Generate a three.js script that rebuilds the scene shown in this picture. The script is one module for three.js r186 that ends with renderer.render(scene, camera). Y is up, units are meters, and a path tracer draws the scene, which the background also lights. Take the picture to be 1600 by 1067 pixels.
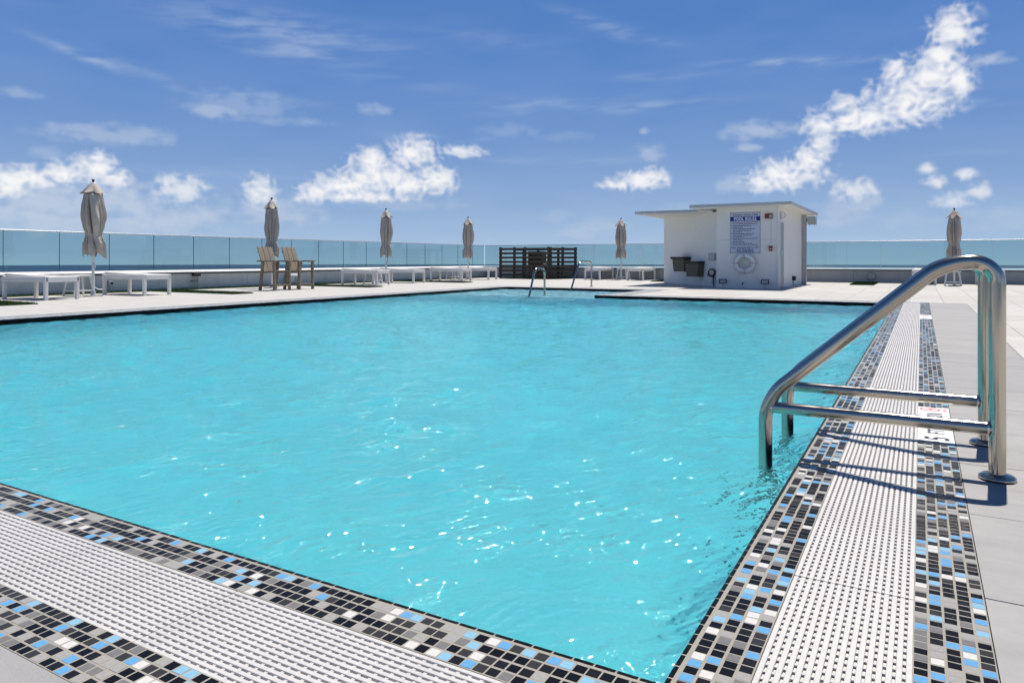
import * as THREE from 'three';
import { RoundedBoxGeometry } from 'three/addons/geometries/RoundedBoxGeometry.js';
import { mergeGeometries } from 'three/addons/utils/BufferGeometryUtils.js';

// ---------- camera (a level camera with a vertical lens shift, eye 0.75 m above the deck) ----------
const scene = new THREE.Scene();
const D2R = Math.PI / 180, EYE = 0.75;
const camera = new THREE.PerspectiveCamera(51.105, 1600 / 1067, 0.05, 60000);
camera.position.set(0, EYE, 0);
camera.rotation.set(0, 29.836 * D2R, 0);
camera.setViewOffset(1600, 1067, 0, 127.6, 1600, 1067);

// ---------- exposure and sun ----------
const renderer = new THREE.WebGLRenderer();
renderer.toneMapping = THREE.LinearToneMapping;
renderer.toneMappingExposure = 1.22;
renderer.shadowMap.enabled = true;
const sun = new THREE.DirectionalLight(new THREE.Color(1.0, 0.935, 0.845), 5);
sun.position.set(1.6, 50, -20.5); sun.target.position.set(0, 0, 0);
sun.castShadow = true; sun.shadow.mapSize.set(4096, 4096);
Object.assign(sun.shadow.camera, { left: -32, right: 32, top: 32, bottom: -32, near: 1, far: 120 });
scene.add(sun, sun.target);

// ---------- noise ----------
let seed = 1;
const rnd = () => { seed = (seed * 1664525 + 1013904223) >>> 0; return seed / 4294967296; };
const rr = (a, b) => a + (b - a) * rnd();
const hash = (x, y) => { let h = Math.imul(x, 374761393) ^ Math.imul(y, 668265263); h = Math.imul(h ^ (h >>> 13), 1274126177); return ((h ^ (h >>> 16)) >>> 0) / 4294967296; };
function vnoise(x, y) {
  const xi = Math.floor(x), yi = Math.floor(y); let u = x - xi, v = y - yi;
  u = u * u * u * (u * (u * 6 - 15) + 10); v = v * v * v * (v * (v * 6 - 15) + 10);
  const a = hash(xi, yi), b = hash(xi + 1, yi), c = hash(xi, yi + 1), d = hash(xi + 1, yi + 1);
  return a + (b - a) * u + (c - a) * v + (a - b - c + d) * u * v;
}
function fbm(x, y, o) { let s = 0, w = 0.5, t = 0; for (let i = 0; i < o; i++) { s += w * vnoise(x, y); t += w; w *= 0.5; const nx = x * 1.6 + y * 1.2 + 17.3; y = y * 1.6 - x * 1.2 + 9.1; x = nx; } return s / t; }
const clamp01 = (x) => x < 0 ? 0 : x > 1 ? 1 : x;
const sstep = (a, b, x) => { const t = clamp01((x - a) / (b - a)); return t * t * (3 - 2 * t); };
const mix = (a, b, t) => a + (b - a) * t;

// ---------- sky: computed air, cumulus and cirrus; azimuth from -z towards +x and elevation, in degrees ----------
// cumulus lobes: azimuth, elevation, half width, half height, opacity, softness
const LOBES = [[1.9,15.18,1.41,1.52,1,0],[1.1,13.73,1.13,1.11,1,0],[0.6,12.38,2.21,1.47,1,0],[-0.8,10.9,2.82,1.85,1,0],[-3.8,9.95,2.4,1.27,1,0],[-1.6,13.06,0.88,1.06,0.9,0],[-4.9,10.94,1.01,1.01,0.8,0.2],[-6.4,9.79,1.3,1.11,0.9,0.1],[-6.3,8.59,0.95,1.02,0.8,0.1],[-7.2,7.35,1.22,0.94,1,0],[-8.8,6.25,2.59,1.29,1,0],[-10.5,5.84,1.19,0.87,0.9,0.1],[2.4,11.81,0.66,1.27,0.8,0.2],[4.0,13.07,1.35,0.37,0.7,0.7],[-11.0,9.67,2.3,0.72,0.6,0.7],[-11.7,8.43,0.93,0.34,0.6,0.5],[-12.7,5.67,1.22,0.68,0.5,0.7],[-4.2,4.98,1.42,0.83,0.7,0.3],[-3.5,4.04,1.07,0.64,0.55,0.5],[-5.4,3.26,1.91,0.93,0.4,0.8],[0.3,6.27,0.58,0.44,0.7,0.3],[0.8,5.33,0.68,0.44,0.7,0.3],[2.7,5.69,0.66,0.39,0.75,0.3],[3.4,4.54,0.72,0.6,0.65,0.3],[1.9,4.01,1.11,0.57,0.6,0.4],[4.4,2.79,2.46,0.93,0.3,0.9],[-1.2,2.74,1.98,0.63,0.25,0.9],[-19.7,6.14,2.19,0.75,0.95,0.1],[-21.2,5.91,1.51,0.45,0.9,0.1],[-18.8,6.52,1.09,0.65,0.9,0.1],[-18.9,8.31,1.09,0.7,0.5,0.7],[-19.3,10.04,0.35,0.25,0.5,0.5],[-37.7,8.38,1.81,1.21,1,0],[-41.1,7.7,1.48,1.0,1,0],[-40.5,6.53,2.48,1.3,1,0],[-43.0,5.78,2.14,1.19,1,0],[-45.4,5.08,1.33,0.79,0.9,0.1],[-38.0,5.87,2.11,1.01,1,0],[-35.9,6.15,1.52,1.22,1,0],[-42.0,4.9,3.93,0.5,0.9,0.2],[-33.7,8.59,1.64,0.51,0.85,0.3],[-49.3,5.11,1.19,1.25,0.85,0.2],[-54.6,5.06,1.69,1.02,0.75,0.3],[-55.6,5.57,0.75,0.55,0.6,0.3],[-60.1,6.27,1.23,1.15,1,0],[-58.8,5.55,0.86,0.8,0.9,0.1],[-62.1,5.75,1.39,0.82,1,0],[-63.6,5.49,1.42,0.77,1,0],[-65.0,5.31,1.24,0.84,1,0],[-65.3,4.59,1.36,0.67,0.8,0.3],[-61.6,3.83,4.46,1.3,0.8,0.9],[-57.7,3.8,1.5,1.5,0.75,0.5],[-55.3,2.96,2.4,1.1,0.7,0.7],[-64.1,3.01,2.4,1.0,0.7,0.7],[-52.7,3.35,1.31,0.85,0.3,0.8],[-60.1,2.2,6.5,0.9,0.6,0.9],[-48.2,3.69,3.4,1.1,0.55,0.9],[-39.0,4.45,4.5,0.61,0.3,0.9],[-59.3,8.6,3.7,0.8,0.45,0.9],[-61.0,8.46,1.5,0.52,0.4,0.7],[-57.1,8.83,1.22,0.27,0.4,0.7],[-52.7,10.75,1.48,0.46,0.55,0.7],[-50.5,11.28,3.6,1.13,0.3,0.9],[-48.2,10.5,3.7,0.38,0.3,0.9],[-40.7,11.63,1.49,0.44,0.4,0.8],[-64.4,10.9,1.18,0.33,0.35,0.8],[-62.8,7.11,1.08,0.43,0.3,0.8],[-22.7,2.54,2.22,0.71,0.35,0.8],[-24.5,2.04,1.53,0.51,0.3,0.8],[-26.2,3.37,1.28,0.51,0.2,0.9],[-16.2,3.78,2.91,0.6,0.2,0.9],[-8.8,2.92,1.79,0.86,0.35,0.8],[-30.3,10.21,2.31,0.51,0.2,0.9],[-25.7,9.68,2.04,0.4,0.15,0.9],[-38.0,9.61,1.51,0.4,0.2,0.9]];
// cirrus streaks: azimuth, elevation, half length, half width, opacity, tilt
const STREAKS = [[-60.8,13.73,4.15,0.3,0.4,-0.28],[-56.9,13.07,4.89,0.4,0.18,-0.35],[-48.2,17.07,8.79,1.21,0.3,-0.12],[-47.2,15.57,7.48,0.57,0.28,-0.06],[-42.0,16.86,7.85,0.77,0.18,-0.1],[-23.2,18.27,4.56,0.44,0.28,-0.3],[-19.7,16.97,4.48,0.34,0.22,-0.2],[-8.8,14.48,6.71,0.23,0.4,-0.06],[-7.9,14.26,7.95,0.42,0.2,-0.05],[-21.7,11.92,11.57,0.45,0.28,0.03],[-27.3,12.42,9.22,0.35,0.2,0.04],[-18.7,14.11,5.93,0.29,0.15,0],[-25.7,7.83,8.68,0.25,0.2,-0.01],[-52.7,6.4,7.41,0.28,0.18,-0.02],[-38.0,13.75,10.06,0.49,0.1,-0.1],[3.7,10.41,3.92,0.29,0.16,-0.05],[3.4,7.09,4.31,0.34,0.1,-0.0],[-48.6,12.25,5.98,0.28,0.15,-0.12],[-35.0,9.67,7.64,0.3,0.15,-0.02],[-54.0,17.09,6.41,0.9,0.12,-0.15],[-31.9,17.21,7.69,0.69,0.1,-0.1]];
const SKY = 0.82;
function makeSky() {
  const W = 4096, H = 2048, data = new Float32Array(W * H * 4);
  seed = 77;
  const lobes = LOBES.slice(), streaks = STREAKS.slice();
  for (let k = 0; k < 46; k++) {             // the sky goes on in the same way all round
    const az = rr(14, 286), el = rr(3, 15), n = 2 + Math.floor(rnd() * 5), big = rr(0.5, 1.2);
    for (let i = 0; i < n; i++) { const soft = rnd() < 0.3 ? 0.7 : 0.05; lobes.push([az + rr(-3, 3) * big, el + rr(-0.6, 1.2) * big, rr(1, 2.6) * big, rr(0.6, 1.3) * big, soft > 0.5 ? 0.5 : 0.95, soft]); }
  }
  for (let k = 0; k < 70; k++) streaks.push([rr(12, 288), rr(5, 40), rr(4, 12), rr(0.3, 1.0), rr(0.1, 0.32), rr(-0.15, 0.1)]);
  const rows = Math.floor(44 / 180 * H), base = H / 2;
  const dens = new Float32Array(W * rows), wisp = new Float32Array(W * rows), cir = new Float32Array(W * rows);
  dens.fill(-1); wisp.fill(-1);
  const op = new Float32Array(W * rows), opw = new Float32Array(W * rows);
  const azOf = (i) => { const th = ((i + 0.5) / W - 0.5) * 2 * Math.PI; return Math.atan2(Math.cos(th), -Math.sin(th)) / D2R; };
  const iOf = (az) => { const x = Math.sin(az * D2R), z = -Math.cos(az * D2R); return (Math.atan2(z, x) / (2 * Math.PI) + 0.5) * W; };
  const perDeg = W / 360, perEl = H / 180;
  const each = (az, el, rx, ry, fn) => {
    const ci = iOf(az), cj = el * perEl;
    for (let j = Math.max(0, Math.floor(cj - ry * perEl)); j <= Math.min(rows - 1, cj + ry * perEl); j++)
      for (let i = Math.floor(ci - rx * perDeg); i <= ci + rx * perDeg; i++) fn(j * W + ((i % W) + W) % W, (i + 0.5 - ci) / perDeg, (j + 0.5 - cj) / perEl);
  };
  for (const [az, el, rx, ry, o, soft] of lobes) {
    const f = soft > 0.4 ? wisp : dens, p = soft > 0.4 ? opw : op, m = 1.75;
    each(az, el, rx * m, ry * m, (k, da, de) => {
      const dy = de < 0 ? de * 1.25 : de, q = 1 - Math.sqrt((da / rx) ** 2 + (dy / ry) ** 2);
      if (q > f[k]) f[k] = q;
      const w = o * sstep(-0.75, 0.0, q); if (w > p[k]) p[k] = w;
    });
  }
  for (const [az, el, rx, ry, o, t] of streaks) each(az, el, rx * 1.2, ry * 2 + Math.abs(t) * rx * 1.2, (k, da, de) => {
    const d = de - t * da, q = Math.exp(-((d / ry) ** 2) - (da / (rx * 0.62)) ** 2);
    cir[k] += o * q;
  });
  const D = new Float32Array(W * rows);
  for (let j = 0; j < rows; j++) for (let i = 0; i < W; i++) {
    const k = j * W + i; if (dens[k] <= -0.75) continue;
    const x = i / perDeg, y = j / perEl, wx = (vnoise(x * 0.9, y * 0.9 + 40) - 0.5) * 0.7, wy = (vnoise(x * 0.9 + 31, y * 0.9) - 0.5) * 0.7;
    const b = 1 - Math.abs(2 * vnoise((x + wx) * 1.5, (y + wy) * 1.7) - 1), b2 = 1 - Math.abs(2 * vnoise((x + wx) * 3.4 + 9, (y + wy) * 3.7) - 1), n = fbm((x + wx) * 2.4, (y + wy) * 2.8, 6);
    D[k] = dens[k] + (n - 0.5) * 1.1 + (b - 0.5) * 0.34 + (b2 - 0.5) * 0.16 + 0.12;
  }
    for (let j = 0; j < H; j++) {
    const el = ((j + 0.5) / H - 0.5) * 180, e = Math.max(el, 0), t = 1 - Math.exp(-e / 8.5), t2 = sstep(10, 62, e);
    const air = [0, 1, 2].map((c) => mix([0.435, 0.585, 0.755][c], [0.056, 0.192, 0.55][c], t) * mix(1, [0.48, 0.36, 0.36][c], t2));
    for (let i = 0; i < W; i++) {
      const o = (j * W + i) * 4; let r = air[0], g = air[1], b = air[2];
      const jj = j - base;
      if (jj >= 0 && jj < rows) {
        const k = jj * W + i, x = i / perDeg, y = jj / perEl;
        if (e > 0.4) { const v = vnoise(x * 0.16, y * 0.5) - 0.5 + (vnoise(x * 0.4, y * 1.4) - 0.5) * 0.5; r += 0.02 * v; g += 0.018 * v; b += 0.012 * v; }
        if (cir[k] > 0.004) {
          const n = fbm(x * 0.35 + y * 0.25, y * 2.4 - x * 0.18, 5), a = clamp01(cir[k] * sstep(0.2, 0.85, n) * 1.35) * 0.8;
          r = mix(r, 0.62, a); g = mix(g, 0.7, a); b = mix(b, 0.82, a);
        }
        if (wisp[k] > -0.75) {
          const n = fbm(x * 1.1, y * 1.9, 6), a = opw[k] * sstep(-0.35, 1.0, wisp[k] * 0.9 + (n - 0.5) * 1.7 + 0.18) * 0.95;
          r = mix(r, 0.55, a); g = mix(g, 0.63, a); b = mix(b, 0.76, a);
        }
        if (dens[k] > -0.75) {
          const d = D[k];
          if (d > -0.2) {
            const wx = (vnoise(x * 0.9, y * 0.9 + 40) - 0.5) * 0.7, b1 = 1 - Math.abs(2 * vnoise((x + wx) * 1.7 + 2, y * 2.0 + 8) - 1), b2 = 1 - Math.abs(2 * vnoise((x + wx) * 4.1 + 6, y * 4.6) - 1);
            const a = op[k] * Math.pow(sstep(-0.14, 1.5, d + 0.5 * (b1 - 0.4) + 0.1 * (b2 - 0.45) + 0.16 * (fbm(x * 2.2, y * 2.5 + 20, 3) - 0.5)), 0.72), cr = 0.93, cg = 0.93, cb = 0.94; // white vapour, more or less dense
            r = mix(r, cr, a); g = mix(g, cg, a); b = mix(b, cb, a);
          }
        }
      }
      data[o] = r * SKY; data[o + 1] = g * SKY; data[o + 2] = b * SKY; data[o + 3] = 1;
    }
  }
  const t = new THREE.DataTexture(data, W, H, THREE.RGBAFormat, THREE.FloatType);
  t.mapping = THREE.EquirectangularReflectionMapping; t.magFilter = THREE.LinearFilter; t.needsUpdate = true;
  return t;
}
const sky = makeSky();
scene.background = sky; scene.environment = sky;

// ---------- helpers ----------
const taken = new Map();
function numbered(n) { const k = taken.get(n) ?? 0; taken.set(n, k + 1); return k ? n + '_' + String(k).padStart(3, '0') : n; }
function shade(o) { o.traverse((m) => { if (m.isMesh) { m.castShadow = true; m.receiveShadow = true; } }); return o; }
function thing(name, label, category, pos = [0, 0, 0], turn = 0, group, kind) {
  const o = new THREE.Group(); o.name = numbered(name); o.position.set(...pos); o.rotation.y = turn; scene.add(o);
  o.userData = { label }; if (category) o.userData.category = category; if (group) o.userData.group = group; if (kind) o.userData.kind = kind;
  return o;
}
const setting = (name, label) => thing(name, label, null, [0, 0, 0], 0, null, 'structure');
function part(parent, name, geo, mat, extra) { const m = new THREE.Mesh(geo, mat); m.name = name; m.castShadow = m.receiveShadow = true; parent.add(m); if (extra) Object.assign(m.userData, extra); return m; }
function dup(o, pos, turn, label, group) { const c = o.clone(); c.name = numbered(o.name.replace(/_\d{3}$/, '')); c.position.set(...pos); c.rotation.y = turn; c.userData = { ...o.userData, label }; if (group) c.userData.group = group; scene.add(c); return c; }
// uv in metres from position, by the dominant axis of the normal
function metreUV(g, ox = 0, oy = 0) {
  const p = g.attributes.position, n = g.attributes.normal, uv = new Float32Array(p.count * 2);
  for (let i = 0; i < p.count; i++) {
    const ax = Math.abs(n.getX(i)), ay = Math.abs(n.getY(i)), az = Math.abs(n.getZ(i));
    const [u, v] = ay >= ax && ay >= az ? [p.getX(i), p.getZ(i)] : ax >= az ? [p.getZ(i), p.getY(i)] : [p.getX(i), p.getY(i)];
    uv[i * 2] = u + ox; uv[i * 2 + 1] = v + oy;
  }
  g.setAttribute('uv', new THREE.BufferAttribute(uv, 2)); return g;
}
const box = (w, h, d, x = 0, y = 0, z = 0) => metreUV(new THREE.BoxGeometry(w, h, d).translate(x, y, z));
const span = (x0, x1, y0, y1, z0, z1) => box(x1 - x0, y1 - y0, z1 - z0, (x0 + x1) / 2, (y0 + y1) / 2, (z0 + z1) / 2);
const rbox = (w, h, d, x = 0, y = 0, z = 0, r = 0.008, s = 2) => metreUV(new RoundedBoxGeometry(w, h, d, s, Math.min(r, w / 2.01, h / 2.01, d / 2.01)).translate(x, y, z));
const cyl = (r0, r1, h, x = 0, y = 0, z = 0, s = 24) => new THREE.CylinderGeometry(r0, r1, h, s).translate(x, y, z);
const merge = (a) => mergeGeometries(a.map((g) => (g.index ? g.toNonIndexed() : g)));
// a bar of rectangular section from a to b
function bar(a, b, w, d, r = 0.006) {
  const A = new THREE.Vector3(...a), B = new THREE.Vector3(...b), L = A.distanceTo(B), dir = B.clone().sub(A).normalize();
  const g = rbox(w, L, d, 0, 0, 0, r, 1); g.applyQuaternion(new THREE.Quaternion().setFromUnitVectors(new THREE.Vector3(0, 1, 0), dir)); g.translate((A.x + B.x) / 2, (A.y + B.y) / 2, (A.z + B.z) / 2); return g;
}
// a tube through corner points with rounded corners
function bent(points, radii, r, seg = 120, around = 24) {
  const P = points.map((p) => new THREE.Vector3(...p)), path = new THREE.CurvePath(); let last = P[0];
  for (let i = 1; i < P.length - 1; i++) {
    const a = P[i - 1].clone().sub(P[i]).normalize(), b = P[i + 1].clone().sub(P[i]).normalize(), t = radii[i - 1];
    const s = P[i].clone().addScaledVector(a, t), e = P[i].clone().addScaledVector(b, t);
    path.add(new THREE.LineCurve3(last, s)); const c1 = s.clone().lerp(P[i], 0.58), c2 = e.clone().lerp(P[i], 0.58);
    path.add(new THREE.CubicBezierCurve3(s, c1, c2, e)); last = e;
  }
  path.add(new THREE.LineCurve3(last, P[P.length - 1]));
  return new THREE.TubeGeometry(path, seg, r, around);
}
const lathe = (pts, s = 40) => new THREE.LatheGeometry(pts.map((p) => new THREE.Vector2(...p)), s);

// ---------- textures and materials ----------
function dataTex(n, fn, srgb, rep = 1) {
  const d = new Uint8Array(n * n * 4);
  for (let y = 0; y < n; y++) for (let x = 0; x < n; x++) { const v = fn(x / n, y / n), o = (y * n + x) * 4; for (let c = 0; c < 3; c++) d[o + c] = Math.round(255 * clamp01(Array.isArray(v) ? v[c] : v)); d[o + 3] = 255; }
  const t = new THREE.DataTexture(d, n, n); t.wrapS = t.wrapT = THREE.RepeatWrapping; t.magFilter = THREE.LinearFilter; t.repeat.set(1 / rep, 1 / rep); if (srgb) t.colorSpace = THREE.SRGBColorSpace; t.needsUpdate = true; return t;
}
// periodic fbm: blend of shifted copies so that the texture tiles
const pf = (u, v, sx, sy, o) => { const a = fbm(u * sx, v * sy, o), b = fbm((u - 1) * sx, v * sy, o), c = fbm(u * sx, (v - 1) * sy, o), d = fbm((u - 1) * sx, (v - 1) * sy, o); return mix(mix(a, b, u), mix(c, d, u), v); };
const std = (o) => new THREE.MeshStandardMaterial(o), phys = (o) => new THREE.MeshPhysicalMaterial(o);
const C = (r, g, b) => new THREE.Color().setRGB(r, g, b);
const stoneTex = dataTex(512, (u, v) => { const a = pf(u, v, 4, 26, 5), b = pf(u, v, 40, 60, 3), c = pf(u + 0.3, v, 2.5, 6, 4), k = 0.93 + (a - 0.5) * 0.26 + (b - 0.5) * 0.12 + (c - 0.5) * 0.16; return [k, k * 0.995, k * 0.985]; }, false, 1.1);
const plainTex = dataTex(512, (u, v) => 0.95 + (pf(u, v, 90, 90, 2) - 0.5) * 0.12 + (pf(u, v, 4, 5, 4) - 0.5) * 0.07, false, 1.7);
const grainTex = dataTex(512, (u, v) => 0.92 + (pf(u, v, 90, 90, 2) - 0.5) * 0.2 + (pf(u, v, 5, 5, 5) - 0.5) * 0.22, false, 0.8);
const fineBump = dataTex(512, (u, v) => pf(u, v, 120, 120, 3), false, 0.5);
const smudge = dataTex(512, (u, v) => 0.55 + (pf(u, v, 7, 9, 5) - 0.5) * 0.9 + (pf(u, v, 60, 60, 3) - 0.5) * 0.3, false, 0.6);
const clothTex = dataTex(512, (u, v) => { const k = 0.9 + (pf(u, v, 6, 6, 5) - 0.5) * 0.3 + 0.04 * Math.sin(u * 512 * Math.PI / 2) + 0.04 * Math.sin(v * 512 * Math.PI / 2); return [k, k * 0.99, k * 0.97]; }, false, 0.5);
const woodTex = dataTex(512, (u, v) => { const k = 0.82 + (pf(u, v, 50, 3, 4) - 0.5) * 0.6 + (pf(u, v, 9, 1.5, 3) - 0.5) * 0.3; return [k, k * 0.985, k * 0.96]; }, false, 0.4);
const M = {
  greyPaver: std({ color: C(0.305, 0.305, 0.30), map: stoneTex, bumpMap: fineBump, bumpScale: 0.0012, roughness: 0.75 }),
  greyPaver2: std({ color: C(0.285, 0.285, 0.283), map: stoneTex, bumpMap: fineBump, bumpScale: 0.0012, roughness: 0.72 }),
  creamPaver: std({ color: C(0.465, 0.46, 0.44), map: stoneTex, bumpMap: fineBump, bumpScale: 0.0012, roughness: 0.78 }),
  creamPaver2: std({ color: C(0.435, 0.425, 0.40), map: stoneTex, bumpMap: fineBump, bumpScale: 0.0012, roughness: 0.78 }),
  bed: std({ color: C(0.10, 0.10, 0.10), roughness: 0.95 }),
  grout: std({ color: C(0.30, 0.285, 0.25), map: grainTex, roughness: 0.92 }),
  plaster: std({ color: C(0.56, 0.86, 0.90), map: grainTex, roughness: 0.85 }),
  trough: std({ color: C(0.6, 0.59, 0.56), map: grainTex, roughness: 0.9 }),
  grate: std({ color: C(0.55, 0.54, 0.525), map: grainTex, roughness: 0.5, bumpMap: fineBump, bumpScale: 0.0004 }),
  white: std({ color: C(0.79, 0.77, 0.735), map: grainTex, roughness: 0.42 }),
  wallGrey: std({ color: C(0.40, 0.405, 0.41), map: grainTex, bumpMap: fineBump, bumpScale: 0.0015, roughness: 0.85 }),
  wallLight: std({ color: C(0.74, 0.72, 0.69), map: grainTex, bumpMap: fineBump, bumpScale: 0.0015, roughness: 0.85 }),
  capWhite: std({ color: C(0.74, 0.74, 0.735), map: grainTex, roughness: 0.55 }),
  stucco: std({ color: C(0.78, 0.755, 0.71), map: plainTex, bumpMap: fineBump, bumpScale: 0.003, roughness: 0.88 }),
  roof: std({ color: C(0.50, 0.50, 0.50), map: plainTex, roughness: 0.6 }),
  alu: std({ color: C(0.66, 0.67, 0.68), metalness: 0.55, roughness: 0.35 }),
  steel: std({ color: C(0.47, 0.425, 0.36), metalness: 1, roughness: 0.3, roughnessMap: smudge }),
  steelPlain: std({ color: C(0.6, 0.58, 0.55), metalness: 1, roughness: 0.22 }),
  cloth: std({ color: C(0.50, 0.445, 0.39), map: clothTex, bumpMap: clothTex, bumpScale: 0.001, roughness: 0.95, side: THREE.DoubleSide }),
  sling: std({ color: C(0.76, 0.745, 0.715), map: clothTex, roughness: 0.8 }),
  poly: std({ color: C(0.30, 0.25, 0.185), map: woodTex, roughness: 0.7 }),
  darkWood: std({ color: C(0.062, 0.05, 0.036), map: woodTex, roughness: 0.75 }),
  darkBox: std({ color: C(0.07, 0.06, 0.048), roughness: 0.8 }),
  black: std({ color: C(0.014, 0.014, 0.016), roughness: 0.45 }),
  olive: std({ color: C(0.10, 0.095, 0.06), roughness: 0.6 }),
  doorGrey: std({ color: C(0.30, 0.31, 0.32), roughness: 0.5 }),
  greyBox: std({ color: C(0.42, 0.43, 0.43), roughness: 0.5 }),
  red: std({ color: C(0.22, 0.012, 0.016), roughness: 0.4 }),
  rust: std({ color: C(0.17, 0.035, 0.018), roughness: 0.45 }),
  rope: std({ color: C(0.55, 0.55, 0.54), roughness: 0.9 }),
  glass: phys({ color: C(0.70, 0.805, 0.82), transmission: 1, roughness: 0.0, thickness: 0, ior: 1.5 }),
  glassEdge: std({ color: C(0.03, 0.09, 0.12), roughness: 0.3 }),
  lens: std({ color: C(0.35, 0.37, 0.38), roughness: 0.2 }),
  sea: std({ color: C(0.012, 0.05, 0.105), roughness: 0.55 }),
  turf: std({ color: C(0.035, 0.085, 0.012), roughness: 0.9, side: THREE.DoubleSide }),
  turfMat: std({ color: C(0.022, 0.05, 0.01), roughness: 1 }),
};
// ---------- layout (metres) ----------
const xR = -0.396, xL = -9.97, zN = -1.228, zF = -13.98, STRIP = 0.5175, INNER = 0.133, GRATE = 0.249, OUTER = 0.1355;
const xA = -6.0, zA = -17.1, WATER_Y = -0.05;            // the entry bay at the far end
const DECK = { x0: -16.95, x1: 18, z0: -26.95, z1: 5 };

// ---------- sea ----------
{
  const g = new THREE.CircleGeometry(20000, 160).rotateX(-Math.PI / 2);
  const m = new THREE.Mesh(g, M.sea); m.name = 'sea'; m.position.y = -126; m.userData = { kind: 'structure', label: 'dark blue open sea reaching to the horizon' }; m.receiveShadow = true; scene.add(m);
}

// ---------- deck: dark bed, pavers laid one by one ----------
{
  const deck = setting('deck', 'pale stone paver deck around the pool');
  const bed = [[DECK.x0, DECK.x1, zN + STRIP, DECK.z1], [xR + STRIP, DECK.x1, DECK.z0, zN + STRIP], [DECK.x0, xL - STRIP, DECK.z0, zN + STRIP], [xL - STRIP, xA + STRIP, DECK.z0, zA - STRIP], [xA + STRIP, xR + STRIP, DECK.z0, zF - STRIP]];
  part(deck, 'bed', merge(bed.map(([x0, x1, z0, z1]) => span(x0, x1, -0.5, -0.03, z0, z1))), M.bed);
  const cache = new Map(), rest = { grey: [], cream: [] }; let n = 0; seed = 5;
  function lay(x0, x1, z0, z1, grey) {
    const w = x1 - x0 - 0.004, d = z1 - z0 - 0.004, cx = (x0 + x1) / 2, cz = (z0 + z1) / 2; if (w < 0.02 || d < 0.02) return;
    const y = -0.015 + rr(-0.0006, 0.0002), near = grey ? (cx > 0 && cz > -14.6 && cz < -0.9) || (cx > -3 && cx < 0.2 && cz > -0.8 && cz < 0) : (cx > -5.45 && cx < 3.4 && cz < -14.5 && cz > -26.1) || (cx > 0 && cx < 2.9 && cz < -3.4 && cz >= -14.5);
    if (near) {
      const v = Math.floor(rnd() * 5), key = [w.toFixed(3), d.toFixed(3), v, grey].join();
      if (!cache.has(key)) cache.set(key, metreUV(new THREE.BoxGeometry(w, 0.03, d), v * 0.37, v * 0.61));
      part(deck, n++ ? 'paver_' + String(n - 1).padStart(3, '0') : 'paver', cache.get(key), grey ? (rnd() < 0.55 ? M.greyPaver : M.greyPaver2) : rnd() < 0.5 ? M.creamPaver : M.creamPaver2).position.set(cx, y, cz);
    } else { const g = metreUV(new THREE.BoxGeometry(w, 0.03, d), rr(0, 1), rr(0, 1)); g.translate(cx, y, cz); rest[grey ? 'grey' : 'cream'].push(g); }
  }
  const xo = xR + STRIP, zo = zN + STRIP, bx = 0.675, zEnd = zF - STRIP, P = 0.607;
  const zs = []; for (let z = -1.896 + P * 8; z > -26.9; z -= P) zs.push(z);
  for (let z = -1.896 + P; z > zEnd; z -= P) lay(xo, bx, Math.max(z - P, zEnd), Math.min(z, zo), true);
  for (let x = bx; x > xL - STRIP; x -= P) lay(Math.max(x - P, xL - STRIP), x, zo, zo + 0.555, true);
  const xl = []; for (let x = 0.345 - 0.525 * 40; x < DECK.x1; x += 0.525) xl.push(x);
  const field = (X0, X1, Z0, Z1) => {
    const ex = [X0, ...xl.filter((x) => x > X0 + 0.03 && x < X1 - 0.03), X1], ez = []; for (let z = Z1; z > Z0 + 0.2; z -= 1.05) ez.push(z); ez.push(Z0);
    for (let i = 0; i + 1 < ex.length; i++) for (let j = 0; j + 1 < ez.length; j++) lay(ex[i], ex[i + 1], ez[j + 1], ez[j], false);
  };
  field(bx, DECK.x1, zEnd, zo + 0.555); field(xA + STRIP, DECK.x1, -26.3, zEnd); field(-16.5, xL - STRIP, -26.3, zo + 0.555); field(xL - STRIP, xA + STRIP, -26.3, zA - STRIP); field(-16.5, DECK.x1, zo + 0.555, DECK.z1);
  part(deck, 'paver_field', merge(rest.cream), M.creamPaver, { kind: 'stuff' }); part(deck, 'border_paver_field', merge(rest.grey), M.greyPaver, { kind: 'stuff' });
}

// ---------- pool basin ----------
{
  const pool = setting('pool_basin', 'pale blue plaster pool basin under the water');
  part(pool, 'floor', span(xL - 0.3, xR + 0.3, -1.75, -1.45, zF - 0.1, zN + 0.3), M.plaster);
  const T = 0.3, w = (x0, x1, z0, z1) => part(pool, 'wall', span(x0, x1, -1.46, -0.101, z0, z1), M.plaster);
  w(xR, xR + T, zF - T, zN + T); w(xL - T, xL, zA - T, zN + T); w(xL + 0.002, xR - 0.002, zN, zN + T); w(xA, xR - 0.002, zF - T, zF); w(xA, xA + T, zA - T, zF - T - 0.002); w(xL + 0.002, xA - 0.002, zA - T, zA);
  part(pool, 'step', span(xL + 0.002, xA - 0.002, -1.44, -0.34, zA + 0.002, zF + 0.05), M.plaster);
  part(pool, 'step', span(xL + 0.004, xA - 0.3, -1.43, -0.62, zF + 0.052, zF + 0.45), M.plaster);
  part(pool, 'step', span(xL + 0.006, xA - 0.3, -1.42, -0.92, zF + 0.452, zF + 0.85), M.plaster);
}

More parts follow.
